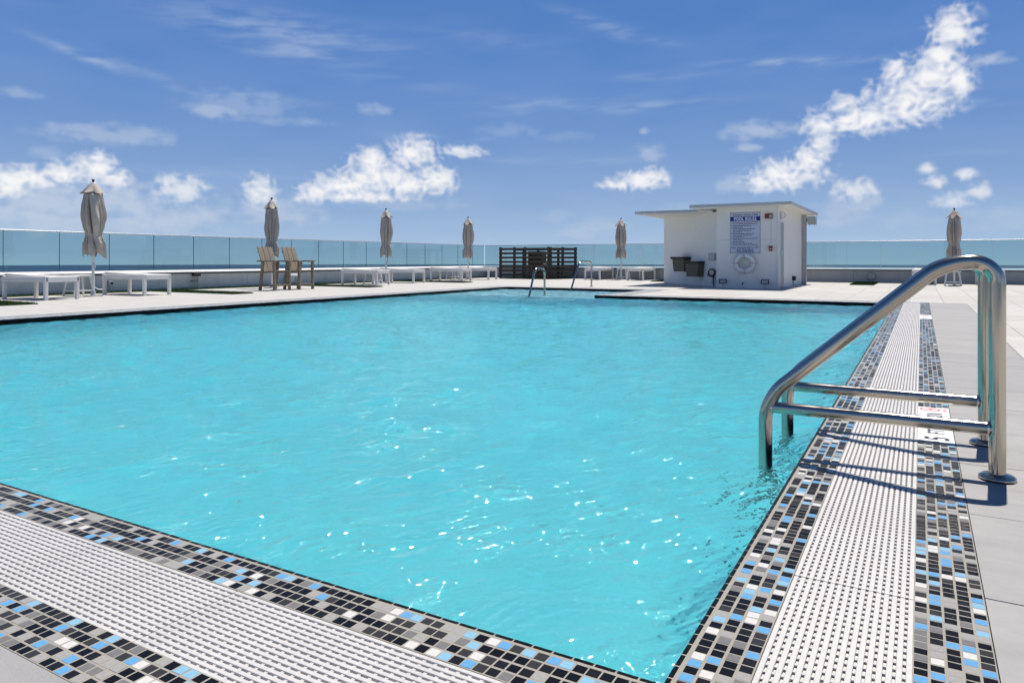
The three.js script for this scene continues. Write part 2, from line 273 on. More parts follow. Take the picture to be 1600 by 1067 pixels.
// ---------- water: one closed body with a wavy top ----------
{
  seed = 11;
  const waves = [];
  for (let k = 0; k < 46; k++) {
    const L = 0.15 * Math.pow(10, rnd() * 0.72), a = rr(-1.25, 1.25) + (rnd() < 0.35 ? Math.PI / 2 : 0) + 0.7, s = 0.021 * Math.pow(L / 0.3, -0.12);
    waves.push([Math.cos(a) * 2 * Math.PI / L, Math.sin(a) * 2 * Math.PI / L, rnd() * 6.283, s * L / (2 * Math.PI)]);
  }
  const h = (x, z) => { let y = 0, dx = 0, dz = 0; const am = 0.55 + 0.9 * vnoise(x * 0.55 + 7, z * 0.55); for (const [kx, kz, p, a] of waves) { const t = kx * x + kz * z + p, c = a * Math.cos(t); y += a * Math.sin(t); dx += c * kx; dz += c * kz; } return [y * am, dx * am, dz * am]; };
  const S = 0.03, e = 0.012, X0 = xL - e, X1 = xR + e, Z1 = zN + e, Z0 = zA - e, xa = xA + e, zf = zF - e;
  const nx = Math.round((X1 - X0) / S), nz = Math.round((Z1 - Z0) / S), ia = Math.round((xa - X0) / S), jf = Math.round((zf - Z0) / S);
  const gx = (i) => i === nx ? X1 : i === ia ? xa : X0 + (X1 - X0) * i / nx, gz = (j) => j === nz ? Z1 : j === jf ? zf : Z0 + (Z1 - Z0) * j / nz;
  const inside = (i, j) => i >= 0 && j >= 0 && i < nx && j < nz && (j >= jf || i < ia);
  const id = new Int32Array((nx + 1) * (nz + 1)).fill(-1), pos = [], nor = [], uv = [], idx = [];
  const vert = (i, j) => { const k = j * (nx + 1) + i; if (id[k] < 0) { const x = gx(i), z = gz(j), [y, dx, dz] = h(x, z), l = 1 / Math.hypot(dx, 1, dz); id[k] = pos.length / 3; pos.push(x, WATER_Y + y, z); nor.push(-dx * l, l, -dz * l); uv.push(x, z); } return id[k]; };
  const quad = (a, b, c, d, n) => { const s = pos.length / 3; for (const p of [a, b, c, d]) { pos.push(...p); nor.push(...n); uv.push(p[0] + p[2], p[1]); } idx.push(s, s + 1, s + 2, s, s + 2, s + 3); };
  const YB = -1.6;
  for (let j = 0; j < nz; j++) for (let i = 0; i < nx; i++) if (inside(i, j)) {
    const a = vert(i, j), b = vert(i, j + 1), c = vert(i + 1, j + 1), d = vert(i + 1, j); idx.push(a, b, c, a, c, d);
  }
  const top = (i, j) => { const k = id[j * (nx + 1) + i] * 3; return [pos[k], pos[k + 1], pos[k + 2]]; }, low = (p) => [p[0], YB, p[2]];
  for (let j = 0; j < nz; j++) for (let i = 0; i < nx; i++) if (inside(i, j)) {
    if (!inside(i - 1, j)) { const p = top(i, j), q = top(i, j + 1); quad(p, low(p), low(q), q, [-1, 0, 0]); }
    if (!inside(i + 1, j)) { const p = top(i + 1, j + 1), q = top(i + 1, j); quad(p, low(p), low(q), q, [1, 0, 0]); }
    if (!inside(i, j - 1)) { const p = top(i + 1, j), q = top(i, j); quad(p, low(p), low(q), q, [0, 0, -1]); }
    if (!inside(i, j + 1)) { const p = top(i, j + 1), q = top(i + 1, j + 1); quad(p, low(p), low(q), q, [0, 0, 1]); }
  }
  const flat = (x0, x1, z0, z1) => quad([x0, YB, z0], [x1, YB, z0], [x1, YB, z1], [x0, YB, z1], [0, -1, 0]);
  flat(X0, X1, zf, Z1); flat(X0, xa, Z0, zf);
  const g = new THREE.BufferGeometry(); g.setAttribute('position', new THREE.Float32BufferAttribute(pos, 3)); g.setAttribute('normal', new THREE.Float32BufferAttribute(nor, 3)); g.setAttribute('uv', new THREE.Float32BufferAttribute(uv, 2)); g.setIndex(idx);
  // fine ripples: periodic sum of short waves
  const rip = []; for (let k = 0; k < 90; k++) { const m = 12 * Math.pow(8.5, rnd()), a = rnd() < 0.72 ? 0.38 + rr(-0.55, 0.55) : rr(0, 6.283); rip.push([Math.round(m * Math.cos(a)), Math.round(m * Math.sin(a)), rnd() * 6.283, Math.pow(m, -0.95)]); }
  const N = 1024, hm = new Float32Array(N * N); let lo = 1e9, hi = -1e9;
  for (let y = 0; y < N; y++) for (let x = 0; x < N; x++) { let s = 0; for (const [a, b, p, w] of rip) s += w * Math.sin(6.2832 * (a * x + b * y) / N + p); { const U = 6.2832 * x / N, V = 6.2832 * y / N, gust = 0.5 + 0.5 * Math.sin(2 * U + V + Math.sin(3 * V)) * Math.sin(3 * V - U + 1.3 * Math.sin(2 * U)); s *= 0.5 + 1.25 * gust * gust; } hm[y * N + x] = s; lo = Math.min(lo, s); hi = Math.max(hi, s); }
  const rt = dataTex(N, (u, v) => (hm[(Math.round(v * N) % N) * N + Math.round(u * N) % N] - lo) / (hi - lo), false, 1.5);
  const solid = true;
  const wm = solid ? phys({ color: C(1, 1, 1), transmission: 1, roughness: 0.065, ior: 1.33, thickness: 1, attenuationColor: C(0.49, 0.94, 0.974), attenuationDistance: 2.15, bumpMap: rt, bumpScale: 0.032 })
    : phys({ color: C(0.40, 0.86, 0.92), transmission: 1, roughness: 0.03, ior: 1.33, thickness: 0, bumpMap: rt, bumpScale: 0.005 });
  const m = new THREE.Mesh(g, wm); m.name = 'pool_water'; m.userData = { kind: 'structure', label: 'rippled turquoise pool water with sun glints' }; m.receiveShadow = true; scene.add(m);
}

// ---------- mosaic borders, drain grates ----------
const tileGeo = (() => {
  const s = 0.0112, t = 0.0107, y0 = -0.006, y1 = 0, y2 = -0.0005, p = [], n = [], u = [];
  const q = (a, b, c, d) => { const A = new THREE.Vector3(...a), B = new THREE.Vector3(...b), Cc = new THREE.Vector3(...c), N = B.clone().sub(A).cross(Cc.clone().sub(A)).normalize(); for (const v of [a, b, c, a, c, d]) { p.push(...v); n.push(N.x, N.y, N.z); u.push(v[0] * 30, v[2] * 30); } };
  q([-t, y1, -t], [-t, y1, t], [t, y1, t], [t, y1, -t]);
  for (let k = 0; k < 4; k++) {
    const rot = (v) => { let [x, y, z] = v; for (let i = 0; i < k; i++) [x, z] = [z, -x]; return [x, y, z]; };
    q(rot([-t, y1, t]), rot([-s, y2, s]), rot([s, y2, s]), rot([t, y1, t])); q(rot([-s, y2, s]), rot([-s, y0, s]), rot([s, y0, s]), rot([s, y2, s]));
  }
  const g = new THREE.BufferGeometry(); g.setAttribute('position', new THREE.Float32BufferAttribute(p, 3)); g.setAttribute('normal', new THREE.Float32BufferAttribute(n, 3)); g.setAttribute('uv', new THREE.Float32BufferAttribute(u, 2)); return g;
})();
const TILE = [[0.006, 0.006, 0.006, 30], [0.013, 0.013, 0.013, 15], [0.036, 0.035, 0.034, 13], [0.17, 0.168, 0.165, 10], [0.32, 0.315, 0.30, 10], [0.58, 0.575, 0.55, 9], [0.12, 0.32, 0.56, 8], [0.22, 0.42, 0.57, 5]];
const tileMats = TILE.map(([r, g, b]) => phys({ color: C(r, g, b), map: grainTex, roughness: 0.28, specularIntensity: 0.2 }));
const tileWhite = phys({ color: C(1, 1, 1), map: grainTex, roughness: 0.28, specularIntensity: 0.2 });
const pickTile = () => { let t = rnd() * 100; for (let i = 0; i < TILE.length; i++) { t -= TILE[i][3]; if (t <= 0) return i; } return 0; };
const farMosaic = (() => { // borders too far away to tell the tiles apart
  const n = 256, d = new Uint8Array(n * n * 4); seed = 31; const cols = Array.from({ length: 32 * 32 }, pickTile);
  for (let y = 0; y < n; y++) for (let x = 0; x < n; x++) { const g = x % 8 === 0 || y % 8 === 0, c = g ? [0.33, 0.325, 0.3] : TILE[cols[(y >> 3) * 32 + (x >> 3)]], o = (y * n + x) * 4, k = new THREE.Color(c[0], c[1], c[2]).convertLinearToSRGB(); d[o] = k.r * 255; d[o + 1] = k.g * 255; d[o + 2] = k.b * 255; d[o + 3] = 255; }
  const t = new THREE.DataTexture(d, n, n); t.wrapS = t.wrapT = THREE.RepeatWrapping; t.magFilter = THREE.LinearFilter; t.colorSpace = THREE.SRGBColorSpace; const L = 32 * 0.0268; t.repeat.set(1 / L, 1 / L); t.needsUpdate = true; return std({ map: t, roughness: 0.45 });
})();
// a band of tiles. along: 'x' or 'z'; from a0 to a1 (a1 < a0); across from c0 with n columns of the given pitch; own(a): built one by one; skip(a): left out
function mosaic(label, along, a0, a1, c0, pitch, n, own, skip) {
  const o = setting('mosaic_border', label), W = n * pitch, mid = c0 + W / 2;
  const put = (a, c) => along === 'x' ? [a, 0, c] : [c, 0, a];
  part(o, 'grout_bed', along === 'x' ? span(a1, a0, -0.1, -0.0007, c0, c0 + W) : span(c0, c0 + W, -0.1, -0.0007, a1, a0), M.grout);
  const many = []; let k = 0; const P = 0.0267;
  for (let a = a0 - P / 2; a > a1 + P / 2; a -= P) {
    if (skip && skip(a)) continue;
    for (let j = 0; j < n; j++) {
      const p = put(a + rr(-0.0004, 0.0004), c0 + pitch * (j + 0.5) + rr(-0.0004, 0.0004)), t = pickTile(), y = rr(-0.0005, 0.0003), turn = Math.floor(rnd() * 4) * Math.PI / 2 + rr(-0.012, 0.012);
      if (own(a) && k < 300) { const m = part(o, k ? 'tile_' + String(k).padStart(3, '0') : 'tile', tileGeo, tileMats[t]); m.position.set(p[0], y, p[2]); m.rotation.y = turn; if (n === 4) m.scale.set(1.05, 1, 1.05); k++; }
      else many.push([p[0], y, p[2], turn, t]);
    }
  }
  const im = new THREE.InstancedMesh(tileGeo, tileWhite, many.length), mt = new THREE.Matrix4(), q = new THREE.Quaternion(), up = new THREE.Vector3(0, 1, 0);
  many.forEach(([x, y, z, r, t], i) => { im.setMatrixAt(i, mt.compose(new THREE.Vector3(x, y, z), q.setFromAxisAngle(up, r), new THREE.Vector3(n === 4 ? 1.05 : 1, 1, n === 4 ? 1.05 : 1))); im.setColorAt(i, C(TILE[t][0], TILE[t][1], TILE[t][2])); });
  im.name = 'tile_field'; im.userData.kind = 'stuff'; im.castShadow = im.receiveShadow = true; o.add(im);
  return o;
}
seed = 21;
const PI_ = (INNER - 0.015) / 4, PO = OUTER / 5, MARK = [[-3.424, -4.217], [-10.45, -11.25]];
const nearInner = mosaic('mosaic of small black, grey, white and blue tiles along the short pool edge, next to the water', 'x', xR, -4.6, zN + 0.015, PI_, 4, (a) => a > -2.45 && a < -0.42);
const nearOuter = mosaic('mosaic of small black, grey, white and blue tiles along the short pool edge, on the deck side of the grate', 'x', xR + INNER + GRATE, -4.6, zN + INNER + GRATE, PO, 5, (a) => a > -2.35 && a < -0.8);
const rightInner = mosaic('mosaic of small black, grey, white and blue tiles along the long pool edge under the steel rails, next to the water', 'z', zN + INNER, zF - STRIP, xR + 0.015, PI_, 4, (a) => a < -1.23);
const rightOuter = mosaic('mosaic of small black, grey, white and blue tiles beside the grey pavers and depth markers', 'z', zN + STRIP, zF - STRIP, xR + INNER + GRATE, PO, 5, (a) => a < -1.38, (a) => MARK.some(([p, q]) => a < p && a > q));
// dark edge tiles on the lip
function lip(o, along, a0, a1, c, side) {
  const bed = along === 'x' ? span(a1, a0, -0.1, -0.0009, Math.min(c, c + side * 0.015), Math.max(c, c + side * 0.015)) : span(Math.min(c, c + side * 0.015), Math.max(c, c + side * 0.015), -0.1, -0.0009, a1, a0);
  part(o, 'lip_bed', bed, M.grout);
  const g = metreUV(along === 'x' ? new RoundedBoxGeometry(0.041, 0.02, 0.0105, 1, 0.0025) : new RoundedBoxGeometry(0.0105, 0.02, 0.041, 1, 0.0025)), n = Math.floor((a0 - a1) / 0.0432), im = new THREE.InstancedMesh(g, tileMats[0], n), mt = new THREE.Matrix4();
  for (let i = 0; i < n; i++) { const a = a0 - (i + 0.5) * 0.0432, cc = c + side * 0.0043; im.setMatrixAt(i, mt.makeTranslation(along === 'x' ? a : cc, -0.0098 + rr(-0.0004, 0.0004), along === 'x' ? cc : a)); }
  im.name = 'edge_tile_row'; im.userData.kind = 'stuff'; im.castShadow = im.receiveShadow = true; o.add(im);
}
lip(nearInner, 'x', xR, -4.6, zN, 1); lip(rightInner, 'z', zN + 0.017, zF - STRIP, xR, 1);
function grate(label, along, a0, a1, c0) {
  const o = thing('drain_grate', label, 'grate');
  const wide = 0.0108, n = 16, pitch = (GRATE - wide) / (n - 1), mid = (a0 + a1) / 2, len = a0 - a1;
  const secs = Math.round(len / 1.0), sl = len / secs, g = metreUV(along === 'x' ? new RoundedBoxGeometry(sl - 0.0016, 0.006, wide, 1, 0.002) : new RoundedBoxGeometry(wide, 0.006, sl - 0.0016, 1, 0.002)); let made = 0;
  for (let s = 0; s < secs; s++) { // sections of about a metre, laid end to end
    const dy = rr(-0.0008, 0.0005), dc = rr(-0.0006, 0.0006), m = a0 - (s + 0.5) * sl;
    for (let i = 0; i < n; i++) { const c = c0 + wide / 2 + i * pitch + (i && i < n - 1 ? dc : 0); part(o, made++ ? 'slat_' + String(made - 1).padStart(3, '0') : 'slat', g, M.grate).position.set(along === 'x' ? m : c, -0.0035 + dy + rr(-0.0003, 0.0003), along === 'x' ? c : m); }
  }
  const gap = pitch - wide, rg = box(along === 'x' ? 0.0078 : gap + 0.001, 0.003, along === 'x' ? gap + 0.001 : 0.0078), cnt = Math.floor(len / 0.0254), im = new THREE.InstancedMesh(rg, M.grate, cnt * (n - 1)), mt = new THREE.Matrix4(); let k = 0;
  for (let i = 0; i < cnt; i++) for (let j = 0; j < n - 1; j++) { const a = a0 - (i + 0.5) * 0.0254, c = c0 + wide + gap / 2 + j * pitch; im.setMatrixAt(k++, mt.makeTranslation(along === 'x' ? a : c, -0.0048, along === 'x' ? c : a)); }
  im.name = 'cross_rib'; im.userData.kind = 'stuff'; im.castShadow = im.receiveShadow = true; o.add(im);
  return o;
}
grate('white slotted drain grate along the short pool edge', 'x', xR + INNER - 0.001, -4.6, zN + INNER + 0.0005);
grate('white slotted drain grate running under the shadows of the steel rails', 'z', zN + INNER + GRATE, zF - STRIP + INNER, xR + INNER + 0.0005);
{ // drain channel under the grates
  const o = setting('drain_channel', 'grey drain channel beneath the white grates');
  part(o, 'channel', merge([span(-4.6, xR + INNER, -0.16, -0.0078, zN + INNER, zN + INNER + GRATE), span(xR + INNER, xR + INNER + GRATE, -0.16, -0.0078, zF - STRIP, zN + INNER + GRATE)]), M.trough);
  part(o, 'footing', merge([span(-4.6, xR + STRIP, -0.5, -0.161, zN + 0.31, zN + STRIP), span(xR + 0.31, xR + STRIP, -0.5, -0.161, zF - STRIP, zN + 0.31)]), M.bed);
  part(o, 'channel_end', span(xR + INNER, xR + INNER + GRATE + OUTER, -0.1, -0.002, zN + INNER + GRATE + 0.136, zN + INNER + GRATE + 0.14), M.grout);
}
// the far edges: the same border and grate, seen edge-on
function farEdge(label, along, a0, a1, c, dir) {
  const o = setting('pool_coping', label), at = (p, q) => [c + dir * p, c + dir * q].sort((a, b) => a - b);
  const put = (p, q, y0, y1) => { const [u, v] = at(p, q); return along === 'x' ? span(a1, a0, y0, y1, u, v) : span(u, v, y0, y1, a1, a0); };
  part(o, 'inner_mosaic', put(0.004, INNER, -0.1, -0.001), farMosaic); part(o, 'outer_mosaic', put(INNER + GRATE, STRIP, -0.1, -0.001), farMosaic);
  part(o, 'channel', put(INNER, INNER + GRATE, -0.16, -0.03), M.trough);
  const wide = 0.0108, pitch = (GRATE - wide) / 15;
  for (let i = 0; i < 16; i++) part(o, i ? 'slat_' + String(i).padStart(3, '0') : 'slat', put(INNER + i * pitch, INNER + i * pitch + wide, -0.015, -0.001), M.grate);
  part(o, 'waterline_tile', put(-0.006, 0.0035, -0.2, -0.003), tileMats[0]);
}
farEdge('white grate and dark waterline tiles along the pool edge facing the sun loungers', 'z', zN + STRIP, zA - STRIP, xL, -1);
farEdge('white grate and dark waterline tiles along the pool edge in front of the white hut', 'x', xR, xA + 0.004, zF, -1);
farEdge('white grate and dark waterline tiles at the end of the entry bay', 'x', xA + STRIP, xL, zA, -1);
farEdge('white grate and dark waterline tiles on the hut side of the entry bay', 'z', zF - STRIP, zA, xA, 1);
{
  const o = setting('pool_coping', 'pool edge continuing along the short side beyond the mosaic');
  part(o, 'inner_mosaic', span(xL, -4.6, -0.1, -0.001, zN, zN + INNER), farMosaic); part(o, 'outer_mosaic', span(xL, -4.6, -0.1, -0.001, zN + INNER + GRATE, zN + STRIP), farMosaic); part(o, 'grate', span(xL, -4.6, -0.1, -0.002, zN + INNER, zN + INNER + GRATE), M.grate);
  part(o, 'waterline_tile', span(xL + 0.01, xR - 0.008, -0.2, -0.023, zN - 0.006, zN + 0.004), tileMats[0]); part(o, 'waterline_tile', span(xR - 0.006, xR + 0.004, -0.2, -0.023, zF, zN - 0.008), tileMats[0]);
}
{ const o = setting('waterline_corner', 'dark waterline tiles at the corner of the entry bay'); part(o, 'waterline_tile', span(xA - 0.006, xA + 0.0035, -0.2, -0.003, zF - STRIP, zF), tileMats[0]); }
// depth markers set into the deck-side mosaic
const canvasTex = (w, h, draw) => { const c = document.createElement('canvas'); c.width = w; c.height = h; draw(c.getContext('2d'), w, h); const t = new THREE.CanvasTexture(c); t.colorSpace = THREE.SRGBColorSpace; return t; };
function marker(z0, z1, label) {
  const o = thing('depth_marker', label, 'depth marker', [xR + INNER + GRATE + OUTER / 2, 0, z0], 0, 'depth markers set in the mosaic');
  const n = 6, d = (z0 - z1) / n, txt = ['5', 'FT', '', '', 'IN', '*'];
  for (let i = 0; i < n; i++) {
    const t = canvasTex(128, 128, (g) => {
      g.fillStyle = '#d9dad6'; g.fillRect(0, 0, 128, 128); g.fillStyle = '#15161a'; g.textAlign = 'center'; g.textBaseline = 'middle';
      if (txt[i] === '*') { g.strokeStyle = '#c22a3c'; g.lineWidth = 9; g.beginPath(); g.arc(64, 50, 38, 0, 7); g.stroke(); g.beginPath(); g.moveTo(38, 24); g.lineTo(90, 76); g.stroke(); g.fillStyle = '#c22a3c'; g.beginPath(); g.moveTo(40, 50); g.lineTo(78, 44); g.lineTo(84, 58); g.lineTo(60, 60); g.fill(); g.font = 'bold 17px sans-serif'; g.fillText('NO DIVING', 64, 110); }
      else { g.font = 'bold ' + (txt[i].length > 1 ? 84 : 118) + 'px sans-serif'; g.fillText(txt[i], 64, 68); }
    });
    const m = std({ map: t, roughness: 0.4 }), g = new THREE.BoxGeometry(OUTER - 0.003, 0.008, d - 0.002);
    const p = g.attributes.position, uv = g.attributes.uv; for (let k = 0; k < p.count; k++) uv.setXY(k, 0.5 - p.getZ(k) / d, 0.5 - p.getX(k) / OUTER);
    part(o, 'marker_tile', g, m).position.set(0, -0.0042, -(i + 0.5) * d);
  }
}
marker(-3.424, -4.217, 'white depth marker tiles reading 5 below the crossbars of the steel rails');
marker(-10.45, -11.25, 'small white depth marker panel in the mosaic, well beyond the steel rails');
// ---------- parapet walls with a cap, and the glass railing on them ----------
function parapet(label, along, a0, a1, c, dir, face) {
  const o = thing('parapet_wall', label, 'wall'), put = (p, q, y0, y1, s0 = a1, s1 = a0) => { const [u, v] = [c + dir * p, c + dir * q].sort((m, n) => m - n); return along === 'x' ? span(s0, s1, y0, y1, u, v) : span(u, v, y0, y1, s0, s1); };
  part(o, 'core', put(0.03, 0.45, -0.45, 0.40), M.wallGrey);
  let k = 0; for (let a = a0; a > a1 + 0.1; a -= 1.33) part(o, k++ ? 'panel_' + String(k - 1).padStart(3, '0') : 'panel', put(0, 0.029, 0.02, 0.385, Math.max(a1, a - 1.33) + 0.004, a - 0.004), face);
  part(o, 'recess', put(0.06, 0.44, 0.401, 0.425), M.black); const prof = new THREE.Shape([[-0.09, 0.426], [0.5, 0.426], [0.5, 0.487], [0.06, 0.487], [-0.05, 0.465], [-0.09, 0.448]].map((v) => new THREE.Vector2(...v))), cap = new THREE.ExtrudeGeometry(prof, { depth: a0 - a1, bevelEnabled: false }); // a coping that falls towards the deck
  if (along === 'x') cap.rotateY(Math.PI / 2).translate(a1, 0, c); else cap.scale(dir, 1, 1).translate(c, 0, a1);
  if (along !== 'x') { const ix = cap.attributes.position; cap.setAttribute('position', ix); const P = ix.array, N = cap.attributes.normal.array; for (let i = 0; i < P.length; i += 9) for (let k = 0; k < 3; k++) { [P[i + 3 + k], P[i + 6 + k]] = [P[i + 6 + k], P[i + 3 + k]]; [N[i + 3 + k], N[i + 6 + k]] = [N[i + 6 + k], N[i + 3 + k]]; } }
  part(o, 'cap', metreUV(cap), M.capWhite);
}
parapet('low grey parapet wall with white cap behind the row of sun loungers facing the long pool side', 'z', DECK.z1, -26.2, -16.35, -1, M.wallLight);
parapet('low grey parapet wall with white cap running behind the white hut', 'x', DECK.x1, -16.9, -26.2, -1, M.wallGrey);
function railing(label, along, seams, c, topY) {
  const o = thing('glass_railing', label, 'railing'), t = 0.014; let k = 0;
  for (let i = 0; i + 1 < seams.length; i++) {
    const a = seams[i], b = seams[i + 1], g = 0.004, y0 = 0.47, y1 = topY - 0.012, lo = Math.min(a, b) + g, hi = Math.max(a, b) - g;
    const p = part(o, k ? 'pane_' + String(k).padStart(3, '0') : 'pane', along === 'x' ? span(lo, hi, y0, y1, c - t / 2, c + t / 2) : span(c - t / 2, c + t / 2, y0, y1, lo, hi), M.glass); k++;
    part(p, 'pane_edge', along === 'x' ? span(hi + 0.001, hi + 0.0095, y0, y1, c - t / 2 + 0.001, c + t / 2 - 0.001) : span(c - t / 2 + 0.001, c + t / 2 - 0.001, y0, y1, hi + 0.001, hi + 0.0095), along === 'x' ? M.alu : M.glassEdge);
  }
  const A = Math.min(...seams), B = Math.max(...seams);
  part(o, 'top_rail', along === 'x' ? rbox(B - A, 0.03, 0.03, (A + B) / 2, topY, c, 0.006) : rbox(0.03, 0.03, B - A, c, topY, (A + B) / 2, 0.006), M.alu);
  part(o, 'base_shoe', along === 'x' ? span(A, B, 0.4885, 0.496, c - 0.035, c + 0.035) : span(c - 0.035, c + 0.035, 0.4885, 0.496, A, B), M.alu);
}
{ const s = []; for (let z = -7.575 + 1.115 * 11; z > -26.2; z -= 1.115) s.push(z); s.push(-26.31); railing('tinted glass railing along the lounger side of the deck', 'z', s, -16.5, 1.368); }
{ const s = []; for (let x = -0.125 - 1.02 * 16; x < DECK.x1; x += 1.02) s.push(x); s[0] = -16.46; railing('tinted glass railing behind the hut and the brown slatted screen', 'x', s, -26.35, 1.361); }

// ---------- artificial turf strips ----------
function turf(label, x0, x1, z0, z1) {
  const o = thing('turf_strip', label, 'turf', [0, 0, 0], 0, 'artificial turf strips', 'stuff');
  part(o, 'backing', span(x0, x1, 0.001, 0.012, z0, z1), M.turfMat);
  const area = (x1 - x0) * (z1 - z0), n = Math.min(14000, Math.floor(area * 5200)), g = new THREE.BufferGeometry();
  g.setAttribute('position', new THREE.Float32BufferAttribute([-0.004, 0, 0, 0.004, 0, 0, 0.002, 0.034, 0.006], 3)); g.setAttribute('uv', new THREE.Float32BufferAttribute([0, 0, 1, 0, 0, 1], 2)); g.computeVertexNormals();
  const im = new THREE.InstancedMesh(g, M.turf, n), m = new THREE.Matrix4(), e = new THREE.Euler(), q = new THREE.Quaternion();
  for (let i = 0; i < n; i++) { const s = rr(0.7, 1.25); im.setMatrixAt(i, m.compose(new THREE.Vector3(rr(x0, x1), 0.01, rr(z0, z1)), q.setFromEuler(e.set(rr(-0.4, 0.4), rr(0, 6.28), rr(-0.4, 0.4))), new THREE.Vector3(1, s, 1))); const k = rr(0.75, 1.3); im.setColorAt(i, C(k, k, k * rr(0.8, 1.1))); }
  im.name = 'blades'; im.userData.kind = 'stuff'; im.castShadow = im.receiveShadow = true; o.add(im);
}
seed = 41;
turf('long green artificial turf strip at the foot of the parapet', -16.34, -15.85, -26.1, -4);
for (const z of [-1.62, -6.2, -10.69, -15.1, -19.68]) turf('green artificial turf strip crossing the deck between lounger places', -15.84, -12.95, z - 0.28, z + 0.28);
turf('green artificial turf strip running to the parapet on the door side of the hut', -1.85, -1.2, -26.1, -23.45);
turf('green artificial turf strip beside the hut wall with the storage bins', -8.1, -7.45, -26.1, -23.7);
turf('green artificial turf inside the brown slatted screen', -14.7, -12.1, -26.1, -24.75);

// ---------- hut ----------
const HX = -3.2, HZ = -19.4, WA = [-4.78, -19.8], WB = [-7.1, -22.1];
{
  const hut = thing('pool_hut', 'small white pool equipment hut with overhanging flat roofs', 'hut');
  part(hut, 'wall', span(-4.779, HX, 0, 2.14, -23.7, HZ), M.stucco);
  const s = new THREE.Shape([new THREE.Vector2(WA[0], -WA[1]), new THREE.Vector2(-4.78, 23.69), new THREE.Vector2(WB[0], 23.69), new THREE.Vector2(WB[0], -WB[1])]);
  const wing = new THREE.ExtrudeGeometry(s, { depth: 2.082, bevelEnabled: false }); wing.rotateX(-Math.PI / 2); part(hut, 'wing_wall', metreUV(wing), M.stucco);
  const mainRoof = part(hut, 'roof', rbox(2.55, 0.05, 5.3, -4.12, 2.166, -21.7, 0.004, 1), M.stucco); part(mainRoof, 'fascia', merge([span(-5.4, -2.84, 2.145, 2.222, -19.048, -19.03), span(-2.844, -2.826, 2.145, 2.222, -24.35, -19.0485), span(-5.414, -5.396, 2.145, 2.222, -24.35, -19.0485)]), M.roof);
  const lowRoof = part(hut, 'wing_roof', rbox(2.2, 0.05, 4.2, -6.13, 2.106, -22.0, 0.004, 1), M.stucco); part(lowRoof, 'fascia', merge([span(-7.24, -5.42, 2.083, 2.158, -19.9, -19.88), span(-7.26, -7.241, 2.083, 2.158, -24.1, -19.88)]), M.roof);
  part(hut, 'corner_trim', rbox(0.05, 2.13, 0.05, HX + 0.002, 1.066, HZ + 0.002, 0.006), M.capWhite);
  const door = part(hut, 'door', rbox(0.03, 1.72, 0.5, HX + 0.012, 0.87, HZ - 0.36, 0.004), M.doorGrey);
  part(door, 'door_frame', merge([span(HX + 0.001, HX + 0.04, 0, 1.78, HZ - 0.10, HZ - 0.045), span(HX + 0.001, HX + 0.04, 0, 1.78, HZ - 0.68, HZ - 0.615), span(HX + 0.001, HX + 0.04, 1.735, 1.80, HZ - 0.614, HZ - 0.101)]), M.capWhite);
  part(door, 'handle', merge([rbox(0.06, 0.13, 0.05, HX + 0.05, 0.93, HZ - 0.16, 0.01), bar([HX + 0.08, 0.9, HZ - 0.16], [HX + 0.08, 0.9, HZ - 0.28], 0.02, 0.02)]), M.steelPlain);
  part(hut, 'corner_column', rbox(0.14, 2.12, 0.16, HX + 0.06, 1.06, -23.62, 0.004), M.wallGrey);
  part(hut, 'control_joint', span(-4.7, HX - 0.05, 1.28, 1.286, HZ - 0.004, HZ + 0.0015), M.wallGrey);
}
